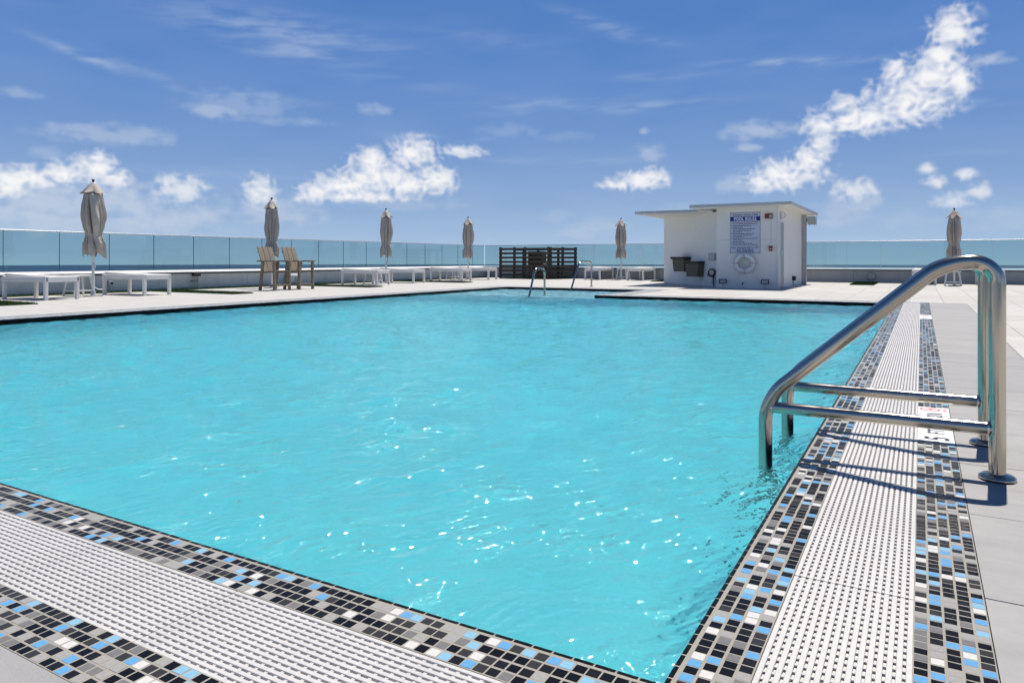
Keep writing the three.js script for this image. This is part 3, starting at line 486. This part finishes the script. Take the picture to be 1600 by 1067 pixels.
// things fixed to the hut
{
  const t = canvasTex(768, 1040, (g, w, h) => {
    const R = 40, fit = (s, font, wide, x, y) => { g.font = font; const k = wide / g.measureText(s).width; g.save(); g.translate(x, y); g.scale(k, 1); g.fillText(s, 0, 0); g.restore(); }; g.fillStyle = '#8f95a6'; g.fillRect(0, 0, w, h); g.fillStyle = '#b9bfcd'; g.beginPath(); g.roundRect ? g.roundRect(6, 6, w - 12, h - 12, R) : g.rect(6, 6, w - 12, h - 12); g.fill(); g.strokeStyle = '#39406b'; g.lineWidth = 7; g.stroke();
    g.fillStyle = '#1d2250'; g.textAlign = 'center'; g.textBaseline = 'middle'; fit('Atlantic Ocean Club', 'bold 76px serif', w - 120, w / 2, 62);
    g.fillStyle = '#151a78'; g.fillRect(6, 108, w - 12, 116); g.fillStyle = '#e2e6f2'; fit('POOL RULES', 'bold 128px sans-serif', w - 190, w / 2, 168);
    seed = 9; const rows = [[0.98, 1], [0.98, 2], [0.72, 0], [0.42, 0], [0.88, 0], [0.73, 0], [0.4, 0], [0.84, 0], [0.74, 0], [0.46, 0], [0.98, 0], [0.4, 0], [0.48, 0], [0.76, 0], [0.98, 1]];
    rows.forEach(([len, c], i) => { g.fillStyle = ['#20264e', '#6a3038', '#4a2c70'][c]; let x = 36 + ([5, 8, 11].includes(i) ? 44 : 0), y = 250 + i * 41; if (![5, 8, 11].includes(i)) { g.fillRect(x, y, 12, 18); x += 34; } const end = 36 + (w - 80) * len; while (x < end) { const ww = Math.min(rr(24, 74), end - x); g.fillRect(x, y, ww, 18); x += ww + 13; } });
    g.fillStyle = '#20264e'; fit('POOL MAXIMUM DEPTH 5 FEET', 'bold 56px sans-serif', w - 70, w / 2, 902); g.fillStyle = '#141a6a'; fit('NO DIVING', 'bold 116px sans-serif', w - 330, w / 2, 976);
  });
  const o = thing('pool_rules_sign', 'white and blue pool rules sign on the hut wall', 'sign', [-4.03, 1.466, HZ]);
  const g = new THREE.BoxGeometry(0.776, 1.076, 0.006).translate(0, 0, 0.006); part(o, 'panel', g, std({ map: t, roughness: 0.4 }));
  for (const [x, y] of [[-0.35, 0.5], [0.35, 0.5], [-0.35, -0.5], [0.35, -0.5]]) part(o, 'screw', cyl(0.008, 0.008, 0.004, 0, 0, 0, 10).rotateX(Math.PI / 2).translate(x, y, 0.011), M.steelPlain);
}
{
  const o = thing('fire_alarm', 'dark red fire alarm strobe box high on the hut wall', 'alarm', [-3.43, 1.884, HZ]);
  part(o, 'housing', rbox(0.196, 0.131, 0.05, 0, 0, 0.026, 0.01), M.rust); part(o, 'lamp_cover', rbox(0.07, 0.07, 0.03, 0.05, -0.005, 0.062, 0.012), M.lens);
  part(o, 'conduit', cyl(0.008, 0.008, 0.70, 0.06, -0.42, 0.01, 10), M.capWhite);
  const p = thing('alarm_pull_station', 'small red fire alarm pull box below the strobe on the hut wall', 'alarm', [-3.383, 1.044, HZ]);
  part(p, 'housing', rbox(0.091, 0.128, 0.05, 0, 0, 0.026, 0.008), M.red); part(p, 'pull_handle', rbox(0.055, 0.02, 0.02, 0, -0.01, 0.058, 0.004), M.capWhite);
}
{
  const o = thing('life_ring', 'white life ring with rope hung under the pool rules sign', 'life ring', [-4.03, 0.663, HZ + 0.06]);
  const ring = part(o, 'ring', new THREE.TorusGeometry(0.215, 0.062, 20, 64).scale(1, 0.96, 0.75), M.capWhite);
  for (let k = 0; k < 4; k++) part(ring, 'strap', new THREE.TorusGeometry(0.066, 0.012, 8, 24).scale(1, 1, 0.8).rotateX(Math.PI / 2).translate(0.215, 0, 0).rotateZ(k * Math.PI / 2 + 0.02), M.greyBox);
  const pts = []; for (let k = 0; k <= 4 * 24; k++) { const a = k / 96 * Math.PI * 2, b = 0.279 + 0.025 * Math.abs(Math.sin(2 * a)); pts.push(new THREE.Vector3(Math.cos(a) * b, Math.sin(a) * b * 0.96, 0.02)); }
  part(o, 'grab_rope', new THREE.TubeGeometry(new THREE.CatmullRomCurve3(pts, true), 140, 0.007, 8), M.rope);
  part(o, 'hook', merge([rbox(0.03, 0.06, 0.05, 0, 0.25, -0.02, 0.005), bent([[0, 0.25, -0.04], [0, 0.25, 0.09], [0, 0.3, 0.09]], [0.02], 0.008, 20, 8)].map((g) => { g.deleteAttribute('uv'); return g; })), M.steelPlain);
  const coil = []; for (let k = 0; k <= 160; k++) { const a = k / 160 * Math.PI * 8, r = 0.11 + 0.008 * Math.sin(k * 1.3); coil.push(new THREE.Vector3(Math.cos(a) * r * 0.8, 0.13 - 0.13 * 1 + Math.sin(a) * r - 0.0, 0.06 + 0.012 * Math.sin(k * 0.7))); }
  part(o, 'throw_rope', new THREE.TubeGeometry(new THREE.CatmullRomCurve3(coil), 260, 0.006, 6), M.rope);
  part(o, 'rope_tail', bent([[-0.02, 0.24, 0.07], [-0.11, 0.02, 0.07], [-0.15, -0.30, 0.0], [-0.2, -0.62, 0.02], [-0.12, -0.64, 0.1]], [0.08, 0.1, 0.05], 0.006, 60, 6), M.rope);
}
for (const [x, label] of [[-4.58, 'black framed floodlight on a short stand below the hut wall, beside the wing wall'], [-3.508, 'black framed floodlight on a short stand near the door corner of the hut']]) {
  const o = thing('floodlight', label, 'floodlight', [x, 0, HZ + 0.12], 0, 'floodlights at the foot of the hut');
  part(o, 'frame', merge([rbox(0.2, 0.02, 0.05, 0, 0.228, 0, 0.004), rbox(0.2, 0.02, 0.05, 0, 0.132, 0, 0.004), rbox(0.02, 0.076, 0.05, -0.09, 0.18, 0, 0.004), rbox(0.02, 0.076, 0.05, 0.09, 0.18, 0, 0.004)]), M.black);
  part(o, 'lens', box(0.16, 0.076, 0.02, 0, 0.18, 0), M.lens); part(o, 'stand', merge([box(0.014, 0.12, 0.014, 0, 0.06, -0.01), box(0.09, 0.008, 0.09, 0, 0.0045, -0.01)]), M.wallGrey);
}
{
  const o = thing('hose_tap', 'small tap low on the hut wall between the floodlights', 'tap', [-4.077, 0, HZ]);
  part(o, 'pipe', cyl(0.011, 0.011, 0.14, 0, 0.07, 0.02, 12), M.steelPlain); part(o, 'spout', bent([[0, 0.14, 0.005], [0, 0.15, 0.09], [0, 0.09, 0.1]], [0.025], 0.014, 20, 10), M.black); part(o, 'handle', rbox(0.06, 0.012, 0.02, 0, 0.185, 0.05, 0.004), M.capWhite);
}
const wingTurn = Math.atan2(-0.6995, 0.7146), wingAt = (u, y, off) => [WA[0] - 0.7101 * u - 0.704 * off, y, WA[1] - 0.704 * u + 0.7101 * off];
for (const [u, y, label] of [[1.86, 0.40, 'dark olive lidded bin hung higher on the hut wing wall'], [1.08, 0.27, 'dark olive lidded bin hung lower on the hut wing wall, beside the hose reel']]) {
  const o = thing('wall_bin', label, 'bin', wingAt(u, y, 0.015), wingTurn + 0.25, 'lidded bins on the hut');
  const s = new THREE.CylinderGeometry(0.36, 0.31, 0.37, 4, 1).rotateY(Math.PI / 4).scale(1, 1, 0.5); part(o, 'body', metreUV(s.toNonIndexed().translate(0, 0.185, 0.17)), M.olive).geometry.computeVertexNormals();
  part(o, 'lid', rbox(0.56, 0.07, 0.34, 0, 0.405, 0.19, 0.02), M.black); part(o, 'bracket', rbox(0.3, 0.2, 0.04, 0, 0.25, -0.03, 0.005), M.black);
}
{
  const o = thing('breaker_panel', 'pale square electrical panel on the hut wing wall', 'electrical panel', wingAt(0.34, 0.83, 0), wingTurn);
  part(o, 'box', rbox(0.34, 0.2, 0.06, 0, 0, 0.031, 0.006), M.wallGrey); part(o, 'cover', rbox(0.29, 0.16, 0.012, 0, 0, 0.066, 0.004), M.greyBox);
  const r = thing('hose_reel', 'black hose loop with a white cylinder under the electrical panel', 'hose', wingAt(0.33, 0.40, 0.05), wingTurn);
  part(r, 'hose', merge([new THREE.TorusGeometry(0.15, 0.014, 10, 40).scale(1.15, 0.7, 1), new THREE.TorusGeometry(0.14, 0.014, 10, 40).scale(1.1, 0.68, 1).translate(0.01, -0.01, 0.03)]), M.black); part(r, 'valve', merge([rbox(0.12, 0.06, 0.08, 0, -0.10, 0.02, 0.015), rbox(0.05, 0.05, 0.05, -0.16, -0.08, 0.02, 0.01)]), M.black);
  part(r, 'cylinder', cyl(0.042, 0.042, 0.17, 0.0, -0.225, 0.03, 20), M.capWhite); part(r, 'pipe', cyl(0.014, 0.014, 0.38, 0.09, -0.2, 0.0, 10), M.black);
}
{
  const o = thing('wall_speaker', 'grey weatherproof box under the hut roof edge, above the glass railing', 'box', [HX + 0.13, 1.96, -23.7]);
  part(o, 'case', rbox(0.25, 0.25, 0.2, 0.15, 0, 0, 0.012), M.greyBox); part(o, 'foot', merge([cyl(0.01, 0.01, 0.02, 0.08, -0.134, 0, 10), cyl(0.01, 0.01, 0.02, 0.22, -0.134, 0, 10)]), M.black); part(o, 'bracket', rbox(0.06, 0.08, 0.05, 0.02, 0.02, 0, 0.004), M.wallGrey);
  const q = thing('outlet_box', 'black weatherproof outlet low on the door side of the hut', 'outlet', [HX, 0, -21.75]);
  part(q, 'cover', rbox(0.09, 0.13, 0.16, 0.046, 0.22, 0, 0.012), M.black); part(q, 'conduit', cyl(0.012, 0.012, 0.155, 0.02, 0.078, 0.02, 10), M.wallGrey);
  const d = thing('door_closer_light', 'small white lamp fitting above the hut door', 'lamp', [HX, 1.92, HZ - 0.3]);
  part(d, 'fitting', rbox(0.07, 0.17, 0.1, 0.036, 0, 0, 0.02), M.capWhite); part(d, 'cage', merge([-0.05, 0, 0.05].map((z) => new THREE.TorusGeometry(0.085, 0.005, 6, 20, Math.PI).rotateZ(-Math.PI / 2).translate(0.04, 0, z))), M.greyBox);
}

// ---------- brown slatted screen ----------
{
  const o = thing('slatted_screen', 'dark brown timber slatted screen standing before the glass railing', 'screen');
  const A = [-12.48, -24.69], B = [-14.76, -24.69], Cc = [-11.92, -26.0], Dd = [-14.76, -26.0];
  const run = (p, q, posts, off) => {
    const L = Math.hypot(q[0] - p[0], q[1] - p[1]), d = [(q[0] - p[0]) / L, (q[1] - p[1]) / L], turn = Math.atan2(-d[1], d[0]);
    for (let k = 0; k < 7; k++) { const m = part(o, 'slat', rbox(L, 0.088, 0.025, 0, 0, 0, 0.004, 1), M.darkWood); m.position.set((p[0] + q[0]) / 2, 0.155 + k * 0.1705, (p[1] + q[1]) / 2); m.rotation.y = turn; }
    for (const t of posts) { const m = part(o, 'post', rbox(0.09, 1.25, 0.07, 0, 0.626, -0.05, 0.004, 1), M.darkWood); m.position.set(p[0] + d[0] * L * t, 0, p[1] + d[1] * L * t); m.rotation.y = turn; }
  };
  run(B, A, [0.02, 0.3, 0.51, 0.97]); run(A, Cc, [0.06, 0.5, 0.97]); for (const x of [-14.3, -13.62, -12.7]) part(o, 'post', rbox(0.09, 1.2, 0.07, x, 0.601, -25.9, 0.004, 1), M.darkWood); part(o, 'slat', rbox(2.7, 0.088, 0.025, -13.3, 1.17, -25.85, 0.004, 1), M.darkWood); part(o, 'slat', rbox(2.7, 0.088, 0.025, -13.3, 0.155, -25.85, 0.004, 1), M.darkWood);
  const c = thing('pump_cabinet', 'dark brown cabinet inside the slatted screen', 'cabinet', [-13.35, 0, -25.3]);
  part(c, 'case', rbox(0.62, 0.62, 0.4, 0, 0.78, 0, 0.01), M.darkBox); part(c, 'door_panel', rbox(0.5, 0.5, 0.02, 0, 0.78, 0.212, 0.004), M.darkWood); part(c, 'leg', merge([[-0.26, -0.15], [0.26, -0.15], [-0.26, 0.15], [0.26, 0.15]].map(([x, z]) => box(0.05, 0.47, 0.05, x, 0.235, z))), M.darkBox);
  const w = thing('folded_board', 'white tilted board behind the slats of the brown screen', 'board', [-12.78, 0.56, -25.1], 0.2);
  part(w, 'panel', bar([-0.16, 0, 0], [0.2, 0.09, -0.1], 0.02, 0.2), M.capWhite); part(w, 'bracket', bar([0, 0.03, -0.05], [0, -0.56, -0.05], 0.03, 0.03), M.darkBox);
}

// ---------- fittings on the parapet ----------
{
  const o = thing('power_post', 'black outlet box on two grey conduits against the parapet, between loungers and wooden chairs', 'outlet', [-16.3, 0, -11.95]);
  part(o, 'box', rbox(0.1, 0.08, 0.2, 0.03, 0.37, 0, 0.01), M.black); part(o, 'conduit', cyl(0.016, 0.016, 0.34, 0.03, 0.17, -0.05, 10), M.greyBox); part(o, 'conduit', cyl(0.016, 0.016, 0.34, 0.03, 0.17, 0.05, 10), M.greyBox); part(o, 'clip', rbox(0.02, 0.02, 0.26, 0.03, 0.2, 0.06, 0.004), M.black);
  const p = thing('conduit_box', 'white curved pipe with a junction box on the parapet beneath a sun lounger', 'pipe', [-16.3, 0, -9.55]);
  part(p, 'pipe', bent([[0.02, 0.34, 0.30], [0.02, 0.1, 0.28], [0.02, 0.05, 0.02], [0.02, 0.12, -0.02]], [0.16, 0.08], 0.022, 50, 10), M.capWhite); part(p, 'box', rbox(0.06, 0.12, 0.1, 0.03, 0.2, -0.14, 0.008), M.greyBox); part(p, 'cover', rbox(0.02, 0.06, 0.05, 0.065, 0.21, -0.16, 0.006), M.black); part(p, 'conduit', cyl(0.014, 0.014, 0.16, 0.03, 0.07, -0.12, 10), M.greyBox);
  const f = thing('pump_unit', 'small white wall unit on the parapet behind the wooden chairs', 'box', [-16.28, 0, -15.2]);
  part(f, 'case', rbox(0.14, 0.26, 0.5, 0.06, 0.2, 0, 0.04), M.capWhite); part(f, 'vent', rbox(0.02, 0.14, 0.2, 0.135, 0.2, -0.08, 0.004), M.greyBox); part(f, 'foot', box(0.1, 0.07, 0.4, 0.05, 0.035, 0), M.greyBox);
  const r = thing('wall_lamp', 'round pale wall lamp on the parapet near the turf strip by the hut door side', 'lamp', [-1.42, 0.21, -26.199]);
  part(r, 'disc', lathe([[0, 0.05], [0.09, 0.048], [0.125, 0.03], [0.14, 0.0], [0, 0]]).rotateX(Math.PI / 2), M.lens); part(r, 'stem', cyl(0.014, 0.014, 0.2, 0, -0.11, 0.02, 10), M.greyBox);
}
// ---------- steel hand rails ----------
function figureRail(z, label) {
  const o = thing('pool_rail', label, 'hand rail', [0, 0, z], 0, 'steel rails at the deep edge');
  part(o, 'rail_tube', bent([[-0.533, -1.1, 0], [-0.533, 0.205, 0], [0.075, 0.743, 0], [0.226, 0.743, 0], [0.226, -0.02, 0]], [0.09, 0.074, 0.074], 0.0258, 220, 32), M.steel);
  part(o, 'crossbar', cyl(0.022, 0.022, 0.73, 0, 0, 0, 32).rotateZ(Math.PI / 2).translate(-0.1535, 0.172, 0), M.steel);
  for (const [x, s] of [[-0.509, 1], [0.202, -1]]) part(o, 'weld', new THREE.TorusGeometry(0.0225, 0.004, 8, 28).rotateY(Math.PI / 2).translate(x + s * 0.002, 0.172, 0), M.steelPlain);
  part(o, 'flange', lathe([[0.0262, 0.022], [0.03, 0.0215], [0.046, 0.018], [0.055, 0.011], [0.0565, 0.001], [0.0262, 0.001]], 48).translate(0.226, 0, 0), M.steel);
}
figureRail(-2.94, 'stainless steel pool rail with crossbar, its deck post beside the plain mosaic');
figureRail(-3.474, 'stainless steel pool rail with crossbar, its deck post beside the depth marker');
function smallRail(pts, radii, flange, label) {
  const o = thing('entry_rail', label, 'hand rail', [0, 0, 0], 0, 'steel rails at the entry steps');
  part(o, 'rail_tube', bent(pts, radii, 0.024, 120, 20), M.steel);
  if (flange) part(o, 'flange', lathe([[0.025, 0.02], [0.05, 0.016], [0.06, 0.001], [0.025, 0.001]], 32).translate(...flange), M.steel);
}
smallRail([[-7.5, -0.9, -13.45], [-7.5, 0.56, -14.12], [-7.5, 0.56, -14.58], [-7.5, -0.36, -14.58]], [0.12, 0.14], null, 'slim steel entry rail standing in the shallow water');
smallRail([[-7.95, -0.34, -16.75], [-7.95, 0.71, -17.5], [-7.95, 0.71, -18.3], [-7.95, -0.02, -18.3]], [0.14, 0.16], [-7.95, 0, -18.3], 'slim steel entry rail fixed to the deck, leaning into the water');

// ---------- closed parasols ----------
function parasol(pos, H, s, opt, label) {
  const o = thing('parasol', label, 'parasol', pos, opt.turn ?? 0, 'closed parasols around the deck'), k = H / 2.4; seed = s;
  part(o, 'pole', cyl(0.026, 0.026, 2.3 * k, 0, 1.16 * k, 0), M.white);
  part(o, 'base', merge([metreUV(new THREE.CylinderGeometry(0.045, 0.05, 0.1, 24).translate(0, 0.065, 0)), rbox(0.3, 0.02, 0.24, 0, 0.0115, 0, 0.004)].map((g) => g.index ? g.toNonIndexed() : g)), M.greyBox);
  part(o, 'crank', merge([rbox(0.05, 0.09, 0.05, 0.035, 0.62 * k, 0, 0.008), bar([0.06, 0.62 * k, 0], [0.09, 0.56 * k, 0.02], 0.012, 0.012, 0.003)]), M.alu);
  const ph = [rr(0, 6), rr(0, 6), rr(0, 6), rr(0, 6)], wide = opt.wide ?? 1, twist = opt.twist ?? 0.6, n1 = 240, n2 = 96;
  const prof = [[2.26, 0.055], [2.18, 0.10], [2.05, 0.155], [1.85, 0.172], [1.62, 0.18], [1.42, 0.16], [1.30, 0.135], [1.24, 0.128], [1.17, 0.145], [1.06, 0.17], [0.96, 0.168], [0.90, 0.16]];
  const R = (y) => { for (let i = 0; i + 1 < prof.length; i++) if (y <= prof[i][0] && y >= prof[i + 1][0]) { const t = (prof[i][0] - y) / (prof[i][0] - prof[i + 1][0]), u = t * t * (3 - 2 * t); return mix(prof[i][1], prof[i + 1][1], u); } return y > 2 ? 0.055 : 0.155; };
  const pos_ = [], idx = [], uv = [];
  for (let j = 0; j <= n2; j++) for (let i = 0; i <= n1; i++) {
    const t = j / n2, th = (i % n1) / n1 * Math.PI * 2; let y = mix(2.26, 0.9, t);
    const w = th + 0.22 * Math.sin(2 * th + ph[0]) + 0.15 * Math.sin(3 * th + ph[1]) + twist * (1 - y) * 0.9;
    const fold = 0.62 * Math.pow(Math.abs(Math.cos(4 * w)), 0.7) + 0.38 * Math.pow(Math.abs(Math.cos(7 * w + 0.8 * Math.sin(2.3 * y + ph[0]) + ph[2])), 0.75), fold2 = 2 * Math.pow(Math.abs(Math.cos(8.5 * w + 1.3 * y + ph[3])), 0.8) - 1, cinch = Math.exp(-(((y - 1.25) / 0.09) ** 2));
    const amp = (0.2 + 0.42 * sstep(2.2, 1.7, y)) * (1 - 0.55 * cinch), n = fbm(Math.cos(th) * 1.6 + 3 + ph[3], y * 2.6 + Math.sin(th) * 1.6, 4) - 0.5;
    let r = R(y) * wide * (1 - amp + amp * fold * 1.25 + 0.085 * fold2 * sstep(2.15, 1.8, y) + 0.3 * n * sstep(2.2, 1.8, y));
    r *= 1 + 0.10 * Math.sin(th - 1.1 * y + ph[1]) * sstep(2.2, 1.8, y);
    if (y < 1.12) y -= sstep(1.12, 0.9, y) * (0.15 * fold - 0.07 + 0.2 * n);
    pos_.push(Math.cos(th) * r, y * k, Math.sin(th) * r); uv.push(i / n1 * 1.2, y);
  }
  for (let j = 0; j < n2; j++) for (let i = 0; i < n1; i++) { const a = j * (n1 + 1) + i, b = a + n1 + 1; idx.push(a, a + 1, b, b, a + 1, b + 1); }
  const g = new THREE.BufferGeometry(); g.setAttribute('position', new THREE.Float32BufferAttribute(pos_, 3)); g.setAttribute('uv', new THREE.Float32BufferAttribute(uv, 2)); g.setIndex(idx); g.computeVertexNormals();
  const c = part(o, 'canopy', g, M.cloth);
  const tie = []; for (let i = 0; i < 40; i++) { const a = i / 40 * Math.PI * 2; tie.push(new THREE.Vector3(Math.cos(a) * 0.128 * wide, (1.245 + 0.02 * Math.sin(a + ph[0])) * k, Math.sin(a) * 0.128 * wide)); }
  part(c, 'tie_strap', new THREE.TubeGeometry(new THREE.CatmullRomCurve3(tie, true), 60, 0.011, 8, true).scale(1, 1, 1), M.cloth);
  // vent flap: a small star-shaped upper tier
  const vp = [], vi = [], vu = [], m1 = 96, m2 = 10;
  for (let j = 0; j <= m2; j++) for (let i = 0; i <= m1; i++) { const t = j / m2, th = i / m1 * Math.PI * 2, star = Math.pow(Math.abs(Math.cos(3 * (th + 0.2 * Math.sin(th + ph[0])) + ph[2])), 1.6), r = 0.062 + (0.085 + 0.085 * star * t) * Math.pow(t, 0.75) * wide; vp.push(Math.cos(th) * r, (2.3 - 0.2 * t * (0.75 + 0.35 * star) + 0.02 * t * Math.sin(5 * th + ph[1])) * k, Math.sin(th) * r); vu.push(i / m1, t * 0.3); }
  for (let j = 0; j < m2; j++) for (let i = 0; i < m1; i++) { const a = j * (m1 + 1) + i, b = a + m1 + 1; vi.push(a, a + 1, b, b, a + 1, b + 1); }
  const vg = new THREE.BufferGeometry(); vg.setAttribute('position', new THREE.Float32BufferAttribute(vp, 3)); vg.setAttribute('uv', new THREE.Float32BufferAttribute(vu, 2)); vg.setIndex(vi); vg.computeVertexNormals(); part(o, 'vent_flap', vg, M.cloth);
  part(o, 'crown', lathe([[0, 2.325], [0.045, 2.322], [0.055, 2.305], [0.05, 2.29], [0, 2.29]].map(([r, y]) => [r, y * k])), M.white);
  part(o, 'finial', merge([new THREE.SphereGeometry(0.028, 20, 14).translate(0, 2.372 * k, 0), cyl(0.016, 0.02, 0.03, 0, 2.335 * k, 0, 16)]), M.black);
}
parasol([-14.755, 0, -8.43], 2.41, 101, { wide: 1.1, twist: 0.5 }, 'closed taupe parasol, wide and loosely wrapped, between the two loungers nearest the corner turf');
parasol([-14.99, 0, -13.28], 2.41, 202, { wide: 0.95, twist: 0.05 }, 'closed taupe parasol standing behind the two wooden chairs');
parasol([-15.0, 0, -17.97], 2.42, 303, { wide: 0.98, twist: 0.05 }, 'closed taupe parasol rising behind the lounger next to the wooden chairs');
parasol([-14.81, 0, -22.5], 2.38, 404, { wide: 1.05, twist: 0.15 }, 'closed taupe parasol next to the brown slatted screen');
parasol([-9.82, 0, -25.4], 2.34, 505, { wide: 1.02, twist: 0.2 }, 'closed taupe parasol between the slatted screen and the hut');
parasol([0.843, 0, -24.54], 2.27, 606, { wide: 0.98, twist: 0.3 }, 'closed taupe parasol beyond the bend of the steel rails');

// ---------- sun loungers: foot end at +x of their own axes ----------
function makeLounger(pos, turn, label) {
  const o = thing('sun_lounger', label, 'sun lounger', pos, turn, 'white sun loungers');
  for (const s of [-1, 1]) part(o, 'side_rail', rbox(1.42, 0.1, 0.045, -0.66, 0.385, s * 0.29, 0.012), M.white);
  part(o, 'end_rail', rbox(0.05, 0.1, 0.535, 0.025, 0.385, 0, 0.012), M.white); part(o, 'end_rail', rbox(0.05, 0.1, 0.535, -1.345, 0.385, 0, 0.012), M.white);
  for (const x of [0.015, -1.3]) for (const s of [-1, 1]) part(o, 'leg', rbox(0.07, 0.44, 0.06, x, 0.2205, s * 0.292, 0.012), M.white);
  const sling = (a, b, n) => { const g = new THREE.BoxGeometry(b - a, 0.018, 0.53, 12, 1, 10).translate((a + b) / 2, 0, 0), p = g.attributes.position; for (let i = 0; i < p.count; i++) p.setY(i, p.getY(i) + 0.442 - 0.018 * (1 - (p.getZ(i) / 0.265) ** 2) * Math.sin(Math.PI * clamp01((p.getX(i) - a) / (b - a)))); g.computeVertexNormals(); return metreUV(g); };
  part(o, 'seat_sling', sling(-0.62, 0.035, 1), M.sling);
  const back = part(o, 'backrest', sling(-0.72, 0, 2), M.sling); back.position.set(-0.635, 0.012, 0); back.rotation.z = -0.035; part(back, 'backrest_frame', merge([rbox(0.72, 0.03, 0.03, -0.36, 0.425, 0.26, 0.008), rbox(0.72, 0.03, 0.03, -0.36, 0.425, -0.26, 0.008)]), M.white);
  part(o, 'cross_brace', rbox(0.03, 0.03, 0.53, -0.63, 0.37, 0, 0.006), M.white);
  return o;
}
const lounger = makeLounger([-14.05, 0, -7.43], 0.06, 'white sun lounger by the wide parasol, on the side away from the wooden chairs');
for (const [x, z, t, label] of [[-14.08, -9.38, 0.05, 'white sun lounger by the wide parasol, on the side towards the wooden chairs'], [-14.12, -16.75, 0.04, 'white sun lounger next past the wooden chairs, with a parasol pole behind its foot'], [-14.14, -18.55, 0.03, 'white sun lounger second past the wooden chairs'], [-14.05, -21.2, 0.03, 'white sun lounger third past the wooden chairs, before the parasol by the slatted screen'], [-14.05, -22.98, 0.02, 'white sun lounger beside the brown slatted screen'],
  [-10.72, -24.8, Math.PI / 2 * -1, 'white sun lounger between the entry rail and the parasol by the hut'], [-9.02, -24.75, -Math.PI / 2, 'white sun lounger beside the hut wing wall'], [0.08, -24.7, -Math.PI / 2, 'white sun lounger behind the sloping steel rails, on the hut side of the parasol'], [1.76, -24.7, -Math.PI / 2, 'white sun lounger behind the steel rail posts, beyond the parasol']]) dup(lounger, [x, 0, z], t, label);

// ---------- small white side tables with splayed legs ----------
function makeStool(pos, turn, label) {
  const o = thing('side_table', label, 'side table', pos, turn, 'small white side tables');
  part(o, 'table_top', rbox(0.40, 0.03, 0.40, 0, 0.415, 0, 0.01), M.white);
  for (const [x, z] of [[-1, -1], [1, -1], [-1, 1], [1, 1]]) part(o, 'leg', bar([x * 0.15, 0.40, z * 0.15], [x * 0.205, 0.002, z * 0.205], 0.035, 0.035, 0.005), M.white);
  for (const s of [-1, 1]) { part(o, 'stretcher', rbox(0.36, 0.025, 0.02, 0, 0.1, s * 0.19, 0.004), M.white); part(o, 'stretcher', rbox(0.02, 0.025, 0.36, s * 0.19, 0.1, 0, 0.004), M.white); }
  return o;
}
const stool = makeStool([-15.4, 0, -8.5], 0, 'small white side table beside the pole of the wide parasol');
for (const [x, z, label] of [[-15.0, -17.35, 'small white side table between the two loungers past the wooden chairs'], [-15.3, -22.25, 'small white side table between the two loungers by the slatted screen'], [-9.87, -25.75, 'small white side table behind the parasol between screen and hut'], [0.80, -24.25, 'small white side table in front of the parasol beyond the steel rails']]) dup(stool, [x, 0, z], 0, label);

// ---------- tall wooden chairs, facing +x of their own axes ----------
function makeChair(pos, turn, label) {
  const o = thing('patio_chair', label, 'chair', pos, turn, 'tall slatted patio chairs');
  const w = 0.235;
  for (const s of [-1, 1]) {
    part(o, 'leg', bar([0.235, 0.001, s * w], [0.22, 0.70, s * w], 0.07, 0.05), M.poly); part(o, 'leg', bar([-0.27, 0.001, s * w], [-0.17, 0.70, s * w], 0.07, 0.05), M.poly);
    part(o, 'arm', rbox(0.60, 0.036, 0.115, -0.02, 0.72, s * (w + 0.01), 0.006), M.poly); part(o, 'side_rail', bar([-0.2, 0.43, s * (w - 0.035)], [0.23, 0.455, s * (w - 0.035)], 0.022, 0.07), M.poly);
    part(o, 'stretcher', bar([-0.255, 0.125, s * w], [0.235, 0.125, s * w], 0.05, 0.025), M.poly);
  }
  part(o, 'foot_rest', rbox(0.07, 0.025, 0.47, 0.235, 0.14, 0, 0.005), M.poly);
  for (let k = 0; k < 4; k++) part(o, 'seat_slat', rbox(0.105, 0.024, 0.45, 0.205 - k * 0.112, 0.484 - k * 0.008, 0, 0.006), M.poly);
  for (let k = 0; k < 3; k++) part(o, 'back_slat', bar([-0.155, 0.46, (k - 1) * 0.152], [-0.385, 1.07 - (k === 1 ? 0 : 0.004), (k - 1) * 0.156], 0.024, 0.146), M.poly);
  part(o, 'back_rail', bar([-0.24, 0.6, -0.22], [-0.24, 0.6, 0.22], 0.05, 0.025), M.poly); part(o, 'back_rail', bar([-0.365, 0.94, -0.22], [-0.365, 0.94, 0.22], 0.05, 0.025), M.poly);
  return o;
}
const chair = makeChair([-13.82, 0, -12.36], 0, 'tall driftwood coloured patio chair, the one on the side of the wide parasol');
dup(chair, [-13.8, 0, -13.12], 0.04, 'tall driftwood coloured patio chair, the one on the side of the brown slatted screen');

shade(scene);
renderer.render(scene, camera);
